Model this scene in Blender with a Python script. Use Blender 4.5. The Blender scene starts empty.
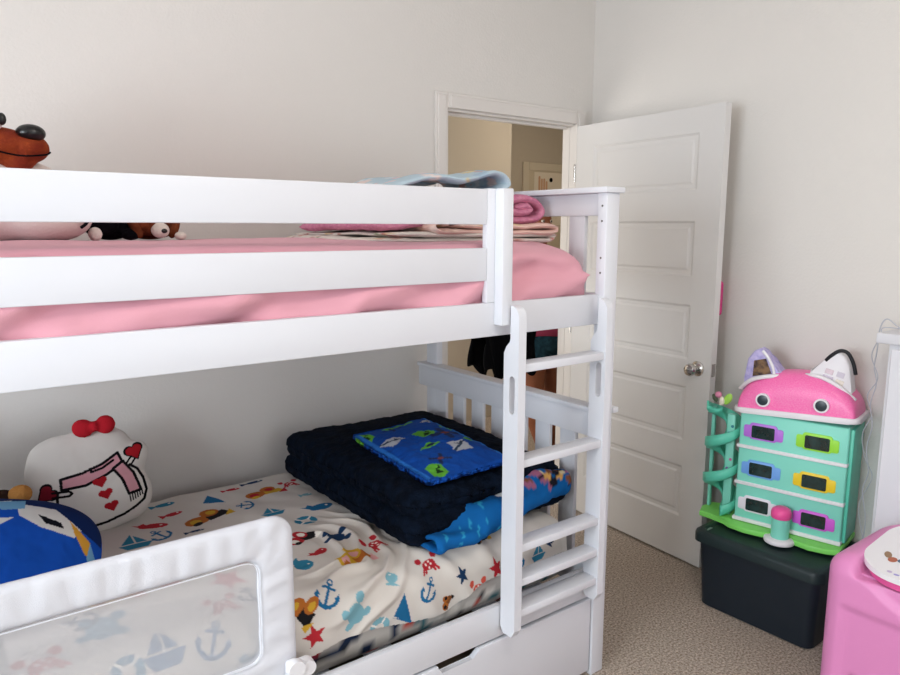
import bpy, bmesh, math, random
import numpy as np
from mathutils import Vector, Matrix, noise
random.seed(7)
S = bpy.context.scene
COL = S.collection
PI = math.pi

# ------------------------------------------------------------------ materials
def lin(h):
    h = h.lstrip('#')
    v = [int(h[i:i+2], 16)/255 for i in (0, 2, 4)]
    return tuple(c/12.92 if c <= .04045 else ((c+.055)/1.055)**2.4 for c in v)
MATS = {}
def mat(name, col, rough=.6, spec=.4, metal=0, bump=0, bscale=200, mix=None, mscale=8, sheen=0, attr=False, coat=0, emit=None, detail=3):
    if name in MATS: return MATS[name]
    m = bpy.data.materials.new(name); m.use_nodes = True
    nt = m.node_tree; b = nt.nodes['Principled BSDF']
    c = lin(col) if isinstance(col, str) else col
    b.inputs['Base Color'].default_value = (*c, 1)
    b.inputs['Roughness'].default_value = rough
    b.inputs['Specular IOR Level'].default_value = spec
    b.inputs['Metallic'].default_value = metal
    if sheen:
        b.inputs['Sheen Weight'].default_value = sheen
    if coat: b.inputs['Coat Weight'].default_value = coat
    tc = nt.nodes.new('ShaderNodeTexCoord')
    src = None
    if attr:
        a = nt.nodes.new('ShaderNodeAttribute'); a.attribute_name = 'Col'; src = a.outputs['Color']
    if mix:
        n = nt.nodes.new('ShaderNodeTexNoise'); n.inputs['Scale'].default_value = mscale; n.inputs['Detail'].default_value = detail
        nt.links.new(tc.outputs['Object'], n.inputs['Vector'])
        r = nt.nodes.new('ShaderNodeValToRGB')
        r.color_ramp.elements[0].position = .35; r.color_ramp.elements[1].position = .68
        r.color_ramp.elements[0].color = (*c, 1); r.color_ramp.elements[1].color = (*lin(mix), 1)
        nt.links.new(n.outputs['Fac'], r.inputs['Fac'])
        src = r.outputs['Color']
    if src is not None: nt.links.new(src, b.inputs['Base Color'])
    if bump:
        n = nt.nodes.new('ShaderNodeTexNoise'); n.inputs['Scale'].default_value = bscale; n.inputs['Detail'].default_value = 4
        nt.links.new(tc.outputs['Object'], n.inputs['Vector'])
        bp = nt.nodes.new('ShaderNodeBump'); bp.inputs['Strength'].default_value = bump; bp.inputs['Distance'].default_value = .004
        nt.links.new(n.outputs['Fac'], bp.inputs['Height']); nt.links.new(bp.outputs['Normal'], b.inputs['Normal'])
    MATS[name] = m
    return m

WALL = mat('wall_paint', '#dedad5', .75, .2, bump=.25, bscale=90)
HALL = mat('hall_paint', '#c8bfb0', .8, .2, bump=.2, bscale=90)
CEIL = mat('ceiling_paint', '#e9e6e2', .85, .1)
TRIM = mat('trim_paint', '#dfdad5', .5, .35)
DOORP = mat('door_paint', '#d9d7d5', .5, .4)
BED = mat('bed_paint', '#dcdee4', .38, .45)
SCREW = mat('screw_hole', '#6d6a68', .5, .4, metal=.4)
CHROME = mat('chrome', '#c9c6c2', .16, .5, metal=1)
PINKSH = mat('pink_sheet', '#dea2b0', .85, .15, bump=.15, bscale=400, sheen=.15)
PRINT = mat('printed_fabric', '#ffffff', .88, .12, attr=True, bump=.12, bscale=500)
NAVY = mat('navy_plush', '#050b16', .95, .08, mix='#0b1626', mscale=30, bump=.9, bscale=160)
DARKIN = mat('dark_interior', '#14120f', .9, .1)
WHITEFAB = mat('white_padded_fabric', '#dfe1e8', .8, .15, bump=.3, bscale=600)
PLASTICW = mat('white_plastic', '#eeeef2', .35, .4)

# ------------------------------------------------------------------ objects
ORG = {}
def thing(name, label, cat, loc=(0, 0, 0), rotz=0, group=None, local=False):
    o = bpy.data.objects.new(name, None); COL.objects.link(o)
    o.location = loc; o.rotation_euler = (0, 0, rotz); o.empty_display_size = .05
    o['label'] = label; o['category'] = cat
    if group: o['group'] = group
    ORG[o] = Vector((0, 0, 0)) if local else Vector(loc)
    return o
def tag(o, label, cat, group=None):
    o['label'] = label; o['category'] = cat
    if group: o['group'] = group
    return o
def obj(name, bm, m, parent=None, smooth=None, label=None):
    """link a bmesh as one mesh object; world-space shapes are shifted to the parent's base point"""
    me = bpy.data.meshes.new(name)
    if isinstance(bm, bpy.types.Mesh): me = bm
    else:
        org = ORG.get(parent)
        if org is not None and org.length: bmesh.ops.translate(bm, verts=bm.verts, vec=-org)
        bmesh.ops.recalc_face_normals(bm, faces=bm.faces)
        bm.to_mesh(me); bm.free()
    for mm in (m if isinstance(m, (list, tuple)) else [m]): me.materials.append(mm)
    if smooth is not None:
        for p in me.polygons: p.use_smooth = True
        if smooth: 
            try: me.set_sharp_from_angle(angle=math.radians(smooth))
            except Exception: pass
    o = bpy.data.objects.new(name, me); COL.objects.link(o)
    if parent is not None:
        o.parent = parent; ORG[o] = ORG[parent]
    if label: o['label'] = label
    return o
def struct(name, bm, m, parent=None, smooth=None):
    o = obj(name, bm, m, parent, smooth)
    if parent is None: o['kind'] = 'structure'
    return o

# ------------------------------------------------------------------ shapes
def BM(): return bmesh.new()
def box(bm, x0, x1, y0, y1, z0, z1, bev=0, seg=2, mi=0, rot=None, piv=None):
    r = bmesh.ops.create_cube(bm, size=1)
    vs = r['verts']
    for v in vs:
        v.co = Vector(((x0+x1)/2+v.co.x*(x1-x0), (y0+y1)/2+v.co.y*(y1-y0), (z0+z1)/2+v.co.z*(z1-z0)))
    fs = list({f for v in vs for f in v.link_faces})
    if bev:
        es = list({e for v in vs for e in v.link_edges})
        rr = bmesh.ops.bevel(bm, geom=es, offset=bev, segments=seg, affect='EDGES', profile=.5)
        vs = list({v for f in rr['faces'] for v in f.verts} | {v for v in vs if v.is_valid})
        fs = list({f for v in vs for f in v.link_faces})
    for f in fs: f.material_index = mi
    if rot is not None:
        bmesh.ops.rotate(bm, verts=vs, cent=piv if piv is not None else ((x0+x1)/2, (y0+y1)/2, (z0+z1)/2), matrix=rot)
    return vs
def cyl(bm, a, b, r0, r1=None, n=24, caps=True, mi=0):
    a = Vector(a); b = Vector(b); r1 = r0 if r1 is None else r1
    d = (b-a).normalized(); q = d.to_track_quat('Z', 'Y')
    A = []; B = []
    for i in range(n):
        c = Vector((math.cos(2*PI*i/n), math.sin(2*PI*i/n), 0))
        A.append(bm.verts.new(a+q @ (c*r0))); B.append(bm.verts.new(b+q @ (c*r1)))
    for i in range(n):
        j = (i+1) % n; bm.faces.new((A[i], A[j], B[j], B[i])).material_index = mi
    if caps:
        bm.faces.new(A[::-1]).material_index = mi; bm.faces.new(B).material_index = mi
    return A+B
def lathe(bm, pts, cen=(0, 0, 0), n=32, axis='Z', mi=0):
    rings = []
    cen = Vector(cen)
    for r, z in pts:
        ring = []
        for i in range(n):
            a = 2*PI*i/n
            p = Vector((r*math.cos(a), r*math.sin(a), z))
            if axis == 'X': p = Vector((p.z, p.x, p.y))
            if axis == 'Y': p = Vector((p.x, p.z, p.y))
            ring.append(bm.verts.new(cen+p))
        rings.append(ring)
    for A, B in zip(rings, rings[1:]):
        for i in range(n):
            j = (i+1) % n
            bm.faces.new((A[i], A[j], B[j], B[i])).material_index = mi
    for R in (rings[0], rings[-1]):
        try: bm.faces.new(R).material_index = mi
        except Exception: pass
def ball(bm, c, r, rot=None, nu=24, nv=16, mi=0):
    """ellipsoid with radii r"""
    rr = bmesh.ops.create_uvsphere(bm, u_segments=nu, v_segments=nv, radius=1)
    r = (r, r, r) if not hasattr(r, '__len__') else r
    for v in rr['verts']:
        p = Vector((v.co.x*r[0], v.co.y*r[1], v.co.z*r[2]))
        if rot is not None: p = rot @ p
        v.co = p+Vector(c)
    for f in {f for v in rr['verts'] for f in v.link_faces}: f.material_index = mi
    return rr['verts']
def tube(bm, pts, rad, n=10, closed=False, mi=0, sub=6):
    """round tube along a smoothed polyline; rad may be a list"""
    P = [Vector(p) for p in pts]
    R = rad if hasattr(rad, '__len__') else [rad]*len(P)
    def cr(p0, p1, p2, p3, t): return .5*((2*p1)+(p2-p0)*t+(2*p0-5*p1+4*p2-p3)*t*t+(3*p1-p0-3*p2+p3)*t**3)
    Q = []; QR = []
    N = len(P)
    rng = range(N if closed else N-1)
    for i in rng:
        p0 = P[(i-1) % N] if closed or i > 0 else P[0]
        p1 = P[i]; p2 = P[(i+1) % N]; p3 = P[(i+2) % N] if closed or i+2 < N else P[-1]
        for k in range(sub):
            t = k/sub; Q.append(cr(p0, p1, p2, p3, t)); QR.append(R[i]*(1-t)+R[(i+1) % N]*t)
    if not closed: Q.append(P[-1]); QR.append(R[-1])
    rings = []; up = None
    for i, q in enumerate(Q):
        d = (Q[(i+1) % len(Q)]-Q[i-1]) if closed else (Q[min(i+1, len(Q)-1)]-Q[max(i-1, 0)])
        d.normalize()
        if up is None: up = d.orthogonal().normalized()
        up = (up-d*up.dot(d)).normalized(); s = d.cross(up)
        rings.append([bm.verts.new(q+(up*math.cos(2*PI*k/n)+s*math.sin(2*PI*k/n))*QR[i]) for k in range(n)])
    m = len(rings)
    for i in range(m if closed else m-1):
        A = rings[i]; B = rings[(i+1) % m]
        for k in range(n):
            j = (k+1) % n; bm.faces.new((A[k], A[j], B[j], B[k])).material_index = mi
    if not closed:
        bm.faces.new(rings[0][::-1]).material_index = mi; bm.faces.new(rings[-1]).material_index = mi
def prism(bm, pts, axis, a0, a1, bev=0, mi=0, seg=2):
    """extrude a 2-D outline along an axis: 'X' -> pts are (y,z), 'Y' -> (x,z), 'Z' -> (x,y)"""
    def mk(p, a):
        if axis == 'X': return Vector((a, p[0], p[1]))
        if axis == 'Y': return Vector((p[0], a, p[1]))
        return Vector((p[0], p[1], a))
    A = [bm.verts.new(mk(p, a0)) for p in pts]; B = [bm.verts.new(mk(p, a1)) for p in pts]
    fs = [bm.faces.new(A[::-1]), bm.faces.new(B)]
    n = len(pts)
    for i in range(n):
        j = (i+1) % n; fs.append(bm.faces.new((A[i], A[j], B[j], B[i])))
    for f in fs: f.material_index = mi
    if bev:
        es = [e for f in fs[:2] for e in f.edges]
        bmesh.ops.bevel(bm, geom=list(set(es)), offset=bev, segments=seg, affect='EDGES', profile=.5)
    return A+B
def rrect(x0, x1, y0, y1, r, n=6):
    o = []
    for cx, cy, a in ((x1-r, y1-r, 0), (x0+r, y1-r, 90), (x0+r, y0+r, 180), (x1-r, y0+r, 270)):
        for k in range(n+1):
            t = math.radians(a+90*k/n); o.append((cx+r*math.cos(t), cy+r*math.sin(t)))
    return o
def fbm(p, s=1.0, o=3):
    return noise.fractal(Vector(p)*s, 1.0, 2.0, o)
def soft_box(hx, hy, hz, r, step, warp=None):
    """dense closed rounded box centred at the origin; warp(x,y,z) -> (x,y,z). returns bmesh, original coords list"""
    nx, ny, nz = [max(2, int(round(2*h/step))) for h in (hx, hy, hz)]
    bm = BM(); D = {}; raw = []
    def vert(i, j, k):
        key = (i, j, k)
        if key in D: return D[key]
        p = Vector((-hx+2*hx*i/nx, -hy+2*hy*j/ny, -hz+2*hz*k/nz))
        inn = Vector((max(-(hx-r), min(hx-r, p.x)), max(-(hy-r), min(hy-r, p.y)), max(-(hz-r), min(hz-r, p.z))))
        d = p-inn
        if d.length > 1e-9: p = inn+d.normalized()*r
        raw.append(p.copy())
        if warp: p = Vector(warp(p.x, p.y, p.z))
        v = bm.verts.new(p); D[key] = v
        return v
    for k in (0, nz):
        for i in range(nx):
            for j in range(ny): bm.faces.new((vert(i, j, k), vert(i+1, j, k), vert(i+1, j+1, k), vert(i, j+1, k)))
    for j in (0, ny):
        for i in range(nx):
            for k in range(nz): bm.faces.new((vert(i, j, k), vert(i+1, j, k), vert(i+1, j, k+1), vert(i, j, k+1)))
    for i in (0, nx):
        for j in range(ny):
            for k in range(nz): bm.faces.new((vert(i, j, k), vert(i, j+1, k), vert(i, j+1, k+1), vert(i, j, k+1)))
    return bm, raw
def set_cols(me, cols):
    a = me.color_attributes.new('Col', 'FLOAT_COLOR', 'POINT')
    c = np.ones((len(me.vertices), 4), dtype=np.float32); c[:, :3] = cols
    a.data.foreach_set('color', c.ravel())
def smooth_all(o):
    for p in o.data.polygons: p.use_smooth = True

class Paint:
    """prints dye colours on to fabric points with flat coordinates U,V"""
    def __init__(s, U, V, base):
        s.U = np.asarray(U, float); s.V = np.asarray(V, float)
        s.C = np.tile(np.array(lin(base), dtype=float), (len(s.U), 1))
    def frame(s, cx, cy, w, h, rot=0):
        c, n = math.cos(rot), math.sin(rot)
        dx = s.U-cx; dy = s.V-cy
        s.x = (dx*c+dy*n)/w; s.y = (-dx*n+dy*c)/h
        return s
    def px(s):
        s.x = s.U; s.y = s.V; return s
    def fill(s, mask, col, a=1.0):
        s.C[mask] = s.C[mask]*(1-a)+np.array(lin(col))*a
    def poly(s, P, col, a=1.0):
        P = np.asarray(P, float)
        idx = np.where((s.x >= P[:, 0].min()) & (s.x <= P[:, 0].max()) & (s.y >= P[:, 1].min()) & (s.y <= P[:, 1].max()))[0]
        if not len(idx): return
        x = s.x[idx]; y = s.y[idx]; ins = np.zeros(len(idx), bool)
        n = len(P)
        for i in range(n):
            x0, y0 = P[i]; x1, y1 = P[(i+1) % n]
            if y0 == y1: continue
            ins ^= ((y0 > y) != (y1 > y)) & (x < (x1-x0)*(y-y0)/(y1-y0)+x0)
        m = np.zeros(len(s.U), bool); m[idx[ins]] = True
        s.fill(m, col, a)
    def ell(s, cx, cy, rx, ry, col, a=1.0, hole=0):
        d = ((s.x-cx)/rx)**2+((s.y-cy)/ry)**2
        s.fill((d < 1) & (d >= hole*hole), col, a)
    def line(s, P, w, col, a=1.0):
        m = np.zeros(len(s.U), bool)
        for (x0, y0), (x1, y1) in zip(P, P[1:]):
            dx, dy = x1-x0, y1-y0; L = dx*dx+dy*dy+1e-12
            t = np.clip(((s.x-x0)*dx+(s.y-y0)*dy)/L, 0, 1)
            m |= (s.x-x0-t*dx)**2+(s.y-y0-t*dy)**2 < w*w
        s.fill(m, col, a)
    # ---- motifs, each drawn in a -1..1 frame
    def anchor(s, col):
        s.line([(0, -.8), (0, .6)], .11, col); s.ell(0, .75, .24, .24, col, hole=.5)
        s.line([(-.45, .38), (.45, .38)], .1, col)
        s.line([(-.85, -.2), (-.7, -.6), (-.35, -.85), (0, -.95), (.35, -.85), (.7, -.6), (.85, -.2)], .13, col)
        s.poly([(-1, -.3), (-.85, .15), (-.55, -.25)], col); s.poly([(1, -.3), (.85, .15), (.55, -.25)], col)
    def star(s, col, n=5, q=.45):
        s.poly([((1 if k % 2 == 0 else q)*math.sin(PI*k/n), (1 if k % 2 == 0 else q)*math.cos(PI*k/n)) for k in range(2*n)], col)
    def fish(s, col):
        s.ell(.15, 0, .75, .55, col); s.poly([(-.4, 0), (-1, .7), (-1, -.7)], col); s.ell(.55, .15, .1, .12, '#e8e4dc')
    def whale(s, col):
        s.ell(.2, -.1, .8, .6, col); s.poly([(-.5, -.2), (-1, .8), (-.7, .5), (-.4, .9), (-.1, .1)], col); s.ell(.6, 0, .08, .1, '#e8e4dc')
    def boat(s, col):
        s.poly([(-1, -.3), (1, -.3), (.6, -.95), (-.6, -.95)], col); s.poly([(-.05, -.2), (-.05, 1), (-.8, -.2)], col); s.poly([(.08, -.2), (.08, .8), (.7, -.2)], col)
    def sail(s, col):
        s.poly([(-.9, -.5), (-.3, 1), (1, -.95), (.2, -.75)], col); s.poly([(-1, -.6), (1, -1), (.4, -.7)], col)
    def ring(s, col):
        s.ell(0, 0, 1, 1, col, hole=.42)
        for k in range(4):
            a = PI/4+k*PI/2; s.line([(.45*math.cos(a), .45*math.sin(a)), (.95*math.cos(a), .95*math.sin(a))], .09, '#e6e2db')
    def turtle(s, col):
        s.ell(0, 0, .6, .7, col); s.ell(.75, .55, .3, .3, col); s.ell(-.7, -.3, .35, .22, col); s.ell(.6, -.5, .3, .25, col); s.ell(-.5, .6, .25, .3, col)
    def crab(s, col):
        s.ell(0, -.1, .6, .5, col); s.ell(-.75, .6, .3, .35, col); s.ell(.75, .6, .3, .35, col)
        for q in (-.8, -.5, .5, .8): s.line([(q*.6, -.2), (q, -.85)], .1, col)
        for q in ((-.2, 0), (.25, -.1), (0, -.4), (.1, .2)): s.ell(*q, .1, .12, '#ead9d2')
    def toys(s, a, b, c):
        """a little heap of coloured play shapes: ball, block and cone"""
        s.ell(-.45, -.1, .5, .55, a); s.poly([(-.1, -.6), (.9, -.7), (.8, .1), (0, .2)], b)
        s.ell(.3, .35, .38, .5, a); s.ell(.35, .3, .2, .28, c); s.ell(-.55, -.15, .22, .3, c); s.poly([(.5, -.8), (1, -.2), (.95, -.9)], c)
        s.ell(-.6, -.5, .2, .2, b)
EXPOSURE, SKY, P_SIDE, P_FRONT, P_CEIL, P_HALL, P_HFILL = -0.2, 0.9, 140, 32, 28, 14, 36
XL, XR, YF, YB, ZC = -2.3, 2.865, -2.6, 2.6, 2.72
# ------------------------------------------------------------------ camera
cam = bpy.data.cameras.new('camera'); co = bpy.data.objects.new('camera', cam); COL.objects.link(co)
cam.sensor_width = 36; cam.lens = 707.74*36/900; cam.clip_start = .05
yaw, pit, rol = .928007, .153847, .002
F = Vector((math.cos(yaw)*math.cos(pit), math.sin(yaw)*math.cos(pit), -math.sin(pit)))
r0 = Vector((math.sin(yaw), -math.cos(yaw), 0)); u0 = r0.cross(F)
rr = r0*math.cos(rol)+u0*math.sin(rol); uu = -r0*math.sin(rol)+u0*math.cos(rol)
M = Matrix((rr, uu, -F)).transposed().to_4x4(); M.translation = (0, 0, 1.5232)
co.matrix_world = M
S.camera = co
S.view_settings.view_transform = 'Standard'; S.view_settings.look = 'None'
S.view_settings.gamma = 1; S.view_settings.use_curve_mapping = False
S.view_settings.exposure = EXPOSURE

# ------------------------------------------------------------------ light: sky, windows, ceiling lamp, added hall lamp and fill
w = bpy.data.worlds.new('world'); S.world = w; w.use_nodes = True
w.node_tree.nodes['Background'].inputs['Color'].default_value = (.78, .88, 1, 1)
w.node_tree.nodes['Background'].inputs['Strength'].default_value = SKY
def area(name, loc, d, sx, sy, power, col, spread=180):
    l = bpy.data.lights.new(name, 'AREA'); l.shape = 'RECTANGLE'; l.size = sx; l.size_y = sy; l.energy = power; l.color = col; l.spread = math.radians(spread)
    o = bpy.data.objects.new(name, l); COL.objects.link(o); o.location = loc
    o.rotation_euler = Vector(d).to_track_quat('-Z', 'Y').to_euler(); return o
area('daylight_side_window', (XL-.2, .55, 1.5), (1, 0, 0), 1.9, 1.5, P_SIDE, (.85, .93, 1.0))
area('daylight_front_window', (1.35, YF-.2, 1.15), (0, 1, 0), 1.9, 2.05, P_FRONT, (.97, .98, 1.0))
def point(name, loc, power, col, r):
    l = bpy.data.lights.new(name, 'POINT'); l.energy = power; l.color = col; l.shadow_soft_size = r
    o = bpy.data.objects.new(name, l); COL.objects.link(o); o.location = loc
point('ceiling_lamp_light', (.9, .2, 2.50), P_CEIL, (1, .93, .86), .16)
point('hall_added_lamp', (3.9, 3.55, 2.28), P_HALL, (1, .9, .78), .12)  # added lamp out of view, brightens the hall and its recess
area('hall_fill_light', (.86, 3.55, 1.2), (1, .0, -.1), 1.1, 1.4, P_HFILL, (1, .97, .92))  # added fill for the lower hall, set in an unseen opening

# ------------------------------------------------------------------ the room
bm = BM()
bmesh.ops.create_grid(bm, x_segments=2, y_segments=2, size=.5)
for v in bm.verts: v.co = Vector((-2.6+(v.co.x+.5)*8.2, -2.9+(v.co.y+.5)*8.0, 0))
CARP = mat('carpet_pile', '#9b8877', .97, .05)
nt = CARP.node_tree; b = nt.nodes['Principled BSDF']
tc = nt.nodes['Texture Coordinate'] if 'Texture Coordinate' in nt.nodes else nt.nodes.new('ShaderNodeTexCoord')
n1 = nt.nodes.new('ShaderNodeTexNoise'); n1.inputs['Scale'].default_value = 120; n1.inputs['Detail'].default_value = 5; n1.inputs['Roughness'].default_value = .7
n2 = nt.nodes.new('ShaderNodeTexNoise'); n2.inputs['Scale'].default_value = 3.5; n2.inputs['Detail'].default_value = 3
rp = nt.nodes.new('ShaderNodeValToRGB'); rp.color_ramp.elements[0].position = .36; rp.color_ramp.elements[1].position = .66
rp.color_ramp.elements[0].color = (*lin('#8f7c6b'), 1); rp.color_ramp.elements[1].color = (*lin('#f4e6d8'), 1)
mx = nt.nodes.new('ShaderNodeMixRGB'); mx.blend_type = 'MULTIPLY'; mx.inputs['Fac'].default_value = .35
nt.links.new(tc.outputs['Object'], n1.inputs['Vector']); nt.links.new(tc.outputs['Object'], n2.inputs['Vector'])
nt.links.new(n1.outputs['Fac'], rp.inputs['Fac']); nt.links.new(rp.outputs['Color'], mx.inputs['Color1']); nt.links.new(n2.outputs['Color'], mx.inputs['Color2'])
rp2 = nt.nodes.new('ShaderNodeValToRGB'); rp2.color_ramp.elements[0].color = (.85, .84, .83, 1); rp2.color_ramp.elements[1].color = (1, 1, 1, 1)
nt.links.new(n2.outputs['Fac'], rp2.inputs['Fac']); nt.links.new(rp2.outputs['Color'], mx.inputs['Color2'])
nt.links.new(mx.outputs['Color'], b.inputs['Base Color'])
bp = nt.nodes.new('ShaderNodeBump'); bp.inputs['Strength'].default_value = 1; bp.inputs['Distance'].default_value = .012
nt.links.new(n1.outputs['Fac'], bp.inputs['Height']); nt.links.new(bp.outputs['Normal'], b.inputs['Normal'])
struct('floor', bm, CARP)
bm = BM(); box(bm, XL-.2, 5.4, YF-.2, 4.8, ZC, ZC+.1); struct('ceiling', bm, CEIL)
DX0, DX1, DZ = 1.918, 2.745, 2.05
bm = BM(); box(bm, XL-.2, DX0, YB, 2.685, 0, ZC); box(bm, DX1, XR+.12, YB, 2.685, 0, ZC); box(bm, DX0, DX1, YB, 2.685, DZ, ZC)
struct('wall_back', bm, WALL)
bm = BM(); box(bm, XR, XR+.12, YF-.1, YB, 0, ZC); struct('wall_right', bm, WALL)
def holed(x0, x1, y0, y1, axis, a0, a1, h):      # wall with one window opening h = (lo, hi, z0, z1)
    bm = BM()
    lo, hi, z0, z1 = h
    for p, q, r, s in ((x0, lo, 0, ZC), (hi, x1, 0, ZC), (lo, hi, 0, z0), (lo, hi, z1, ZC)):
        if axis == 'Y': box(bm, p, q, a0, a1, r, s)
        else: box(bm, a0, a1, p, q, r, s)
    return bm
struct('wall_left', holed(YF-.12, YB, 0, 0, 'X', XL-.12, XL, (-.4, 1.5, .75, 2.25)), WALL)
struct('wall_front', holed(XL-.12, XR+.12, 0, 0, 'Y', YF-.12, YF, (.4, 2.3, .1, 2.25)), WALL)
def win_frame(axis, lo, hi, z0, z1, a0, a1):
    bm = BM()
    def bb(p, q, r, s):
        if axis == 'X': box(bm, a0, a1, p, q, r, s, .004, 1)
        else: box(bm, p, q, a0, a1, r, s, .004, 1)
    t = .05
    bb(lo, lo+t, z0, z1); bb(hi-t, hi, z0, z1); bb(lo+t, hi-t, z0, z0+t); bb(lo+t, hi-t, z1-t, z1)
    bb(lo+t, hi-t, (z0+z1)/2-.02, (z0+z1)/2+.02)
    return bm
struct('window_1', win_frame('X', -.4, 1.5, .75, 2.25, XL-.10, XL-.04), TRIM)
struct('window_2', win_frame('Y', .4, 2.3, .1, 2.25, YF-.10, YF-.04), TRIM)
# baseboards and door trim
def bboard(name, pts):
    bm = BM()
    for x0, x1, y0, y1 in pts:
        box(bm, x0, x1, y0, y1, 0, .085, .004, 1)
    struct(name, bm, TRIM)
bboard('baseboard_back', [(XL, 1.855, YB-.014, YB)])
bboard('baseboard_right', [(XR-.014, XR, YF, YB-.02)])
bboard('baseboard_left', [(XL, XL+.014, YF, YB-.02)])
bboard('baseboard_front', [(XL+.02, .38, YF, YF+.014), (2.32, XR-.02, YF, YF+.014)])
bm = BM()
for x0, x1, z0, z1 in ((DX0-.062, DX0+.006, 0, DZ+.06), (DX1-.006, DX1+.062, 0, DZ+.06), (DX0+.006, DX1-.006, DZ-.006, DZ+.06)):
    box(bm, x0, x1, YB-.016, YB, z0, z1, .004, 2)
    box(bm, x0+.012, x1-.012, YB-.02, YB-.012, z0, z1-.012, .003, 1)
struct('trim_1', bm, TRIM)
bm = BM()
box(bm, DX0, DX0+.016, YB, 2.685, 0, DZ); box(bm, DX1-.004, DX1+.012, YB, 2.685, 0, DZ); box(bm, DX0+.016, DX1-.016, YB, 2.685, DZ-.016, DZ)
for x0, x1, z0, z1 in ((DX0+.016, DX0+.028, 0, DZ-.016), (DX1-.007, DX1-.004, 0, DZ-.016), (DX0+.028, DX1-.028, DZ-.028, DZ-.016)):
    box(bm, x0, x1, 2.635, 2.66, z0, z1, .001, 1)
struct('trim_2', bm, TRIM)
# door, swung open against the right wall
hx, hy = 2.742, 2.588; L = .868
ang = math.atan2(1.718-hy, 2.692-hx)
de = Empty = None
bm = BM()
Tn = .036
box(bm, 0, L, 0.006, Tn-.006, .012, 2.032)           # core
ST = .122
prs = [(.215, .455), (.575, .825), (.945, 1.19), (1.315, 1.555), (1.685, 1.925)]
zs = [.012]+[z for p_ in prs for z in p_]+[2.032]
for y0, y1 in ((0, .0065), (Tn-.0065, Tn)):
    box(bm, 0, ST, y0, y1, .012, 2.032); box(bm, L-ST, L, y0, y1, .012, 2.032)
    for k in range(0, len(zs), 2): box(bm, ST, L-ST, y0, y1, zs[k], zs[k+1])
def ramp(bm, x0, x1, z0, z1, yo, yi, wd):
    """sloping moulding round a panel, from the outer level yo to the sunk level yi"""
    a = [(x0, z0), (x1, z0), (x1, z1), (x0, z1)]; b_ = [(x0+wd, z0+wd), (x1-wd, z0+wd), (x1-wd, z1-wd), (x0+wd, z1-wd)]
    c = [(x0+2.2*wd, z0+2.2*wd), (x1-2.2*wd, z0+2.2*wd), (x1-2.2*wd, z1-2.2*wd), (x0+2.2*wd, z1-2.2*wd)]
    A = [bm.verts.new((x, yo, z)) for x, z in a]; B = [bm.verts.new((x, yi, z)) for x, z in b_]; C_ = [bm.verts.new((x, yo+(yi-yo)*.25, z)) for x, z in c]
    for i in range(4):
        j = (i+1) % 4; bm.faces.new((A[i], A[j], B[j], B[i])); bm.faces.new((B[i], B[j], C_[j], C_[i]))
    bm.faces.new(C_)
for z0, z1 in prs:
    ramp(bm, ST, L-ST, z0, z1, .0, .0095, .016); ramp(bm, ST, L-ST, z0, z1, Tn, Tn-.0095, .016)
door = struct('door_1', bm, DOORP)
door.location = (hx, hy, 0); door.rotation_euler = (0, 0, ang)
ORG[door] = Vector((0, 0, 0))
KX, KZ = L-.066, .915
bm = BM()
for s, y in ((-1, 0), (1, Tn)):
    lathe(bm, [(0, y+s*.0), (.033, y+s*.0), (.033, y+s*.005), (.026, y+s*.011), (.012, y+s*.014), (.011, y+s*.03), (.018, y+s*.036), (.0265, y+s*.045), (.028, y+s*.054), (.024, y+s*.064), (.012, y+s*.069), (0, y+s*.07)], (KX, 0, KZ), 32, 'Y')
obj('door_knob', bm, CHROME, door, 40)
bm = BM(); box(bm, L-.001, L+.0015, .006, Tn-.006, KZ-.028, KZ+.028); obj('latch_plate', bm, CHROME, door)
for z in (.25, 1.02, 1.8):
    bm = BM(); cyl(bm, (-.004, -.004, z-.045), (-.004, -.004, z+.045), .006, n=12); obj('hinge', bm, CHROME, door, 40)

# hall beyond the doorway
bm = BM()
box(bm, 1.0, 3.82, 4.30, 4.42, 0, ZC); box(bm, 3.70, 3.82, 4.42, 4.75, 0, ZC); box(bm, 3.7, 5.3, 4.75, 4.85, 0, ZC)
box(bm, .9, 1.0, 2.685, 3.0, 0, ZC); box(bm, .9, 1.0, 4.1, 4.42, 0, ZC); box(bm, .9, 1.0, 3.0, 4.1, 0, .5); box(bm, .9, 1.0, 3.0, 4.1, 1.9, ZC); box(bm, 5.2, 5.3, 2.685, 4.75, 0, ZC)  # hall end wall, its opening added to let the fill light in
box(bm, XR+.12, 5.2, 2.60, 2.685, 0, ZC)
struct('wall_hall', bm, HALL)
bm = BM(); box(bm, 1.0, 5.2, 2.685, 4.75, 2.44, 2.5); struct('ceiling_hall', bm, HALL)
# closed door at the far side of the hall
bm = BM(); 
box(bm, 4.35, 4.42, 4.73, 4.75, 0, 2.10, .004, 1); box(bm, 5.12, 5.19, 4.73, 4.75, 0, 2.10, .004, 1); box(bm, 4.42, 5.12, 4.73, 4.75, 2.03, 2.10, .004, 1)
struct('trim_3', bm, mat('hall_trim', '#d9d0bd', .5, .3))
bm = BM(); box(bm, 4.42, 5.12, 4.735, 4.749, .01, 2.03); struct('door_2', bm, mat('hall_door', '#d3c8b2', .5, .3))

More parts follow.
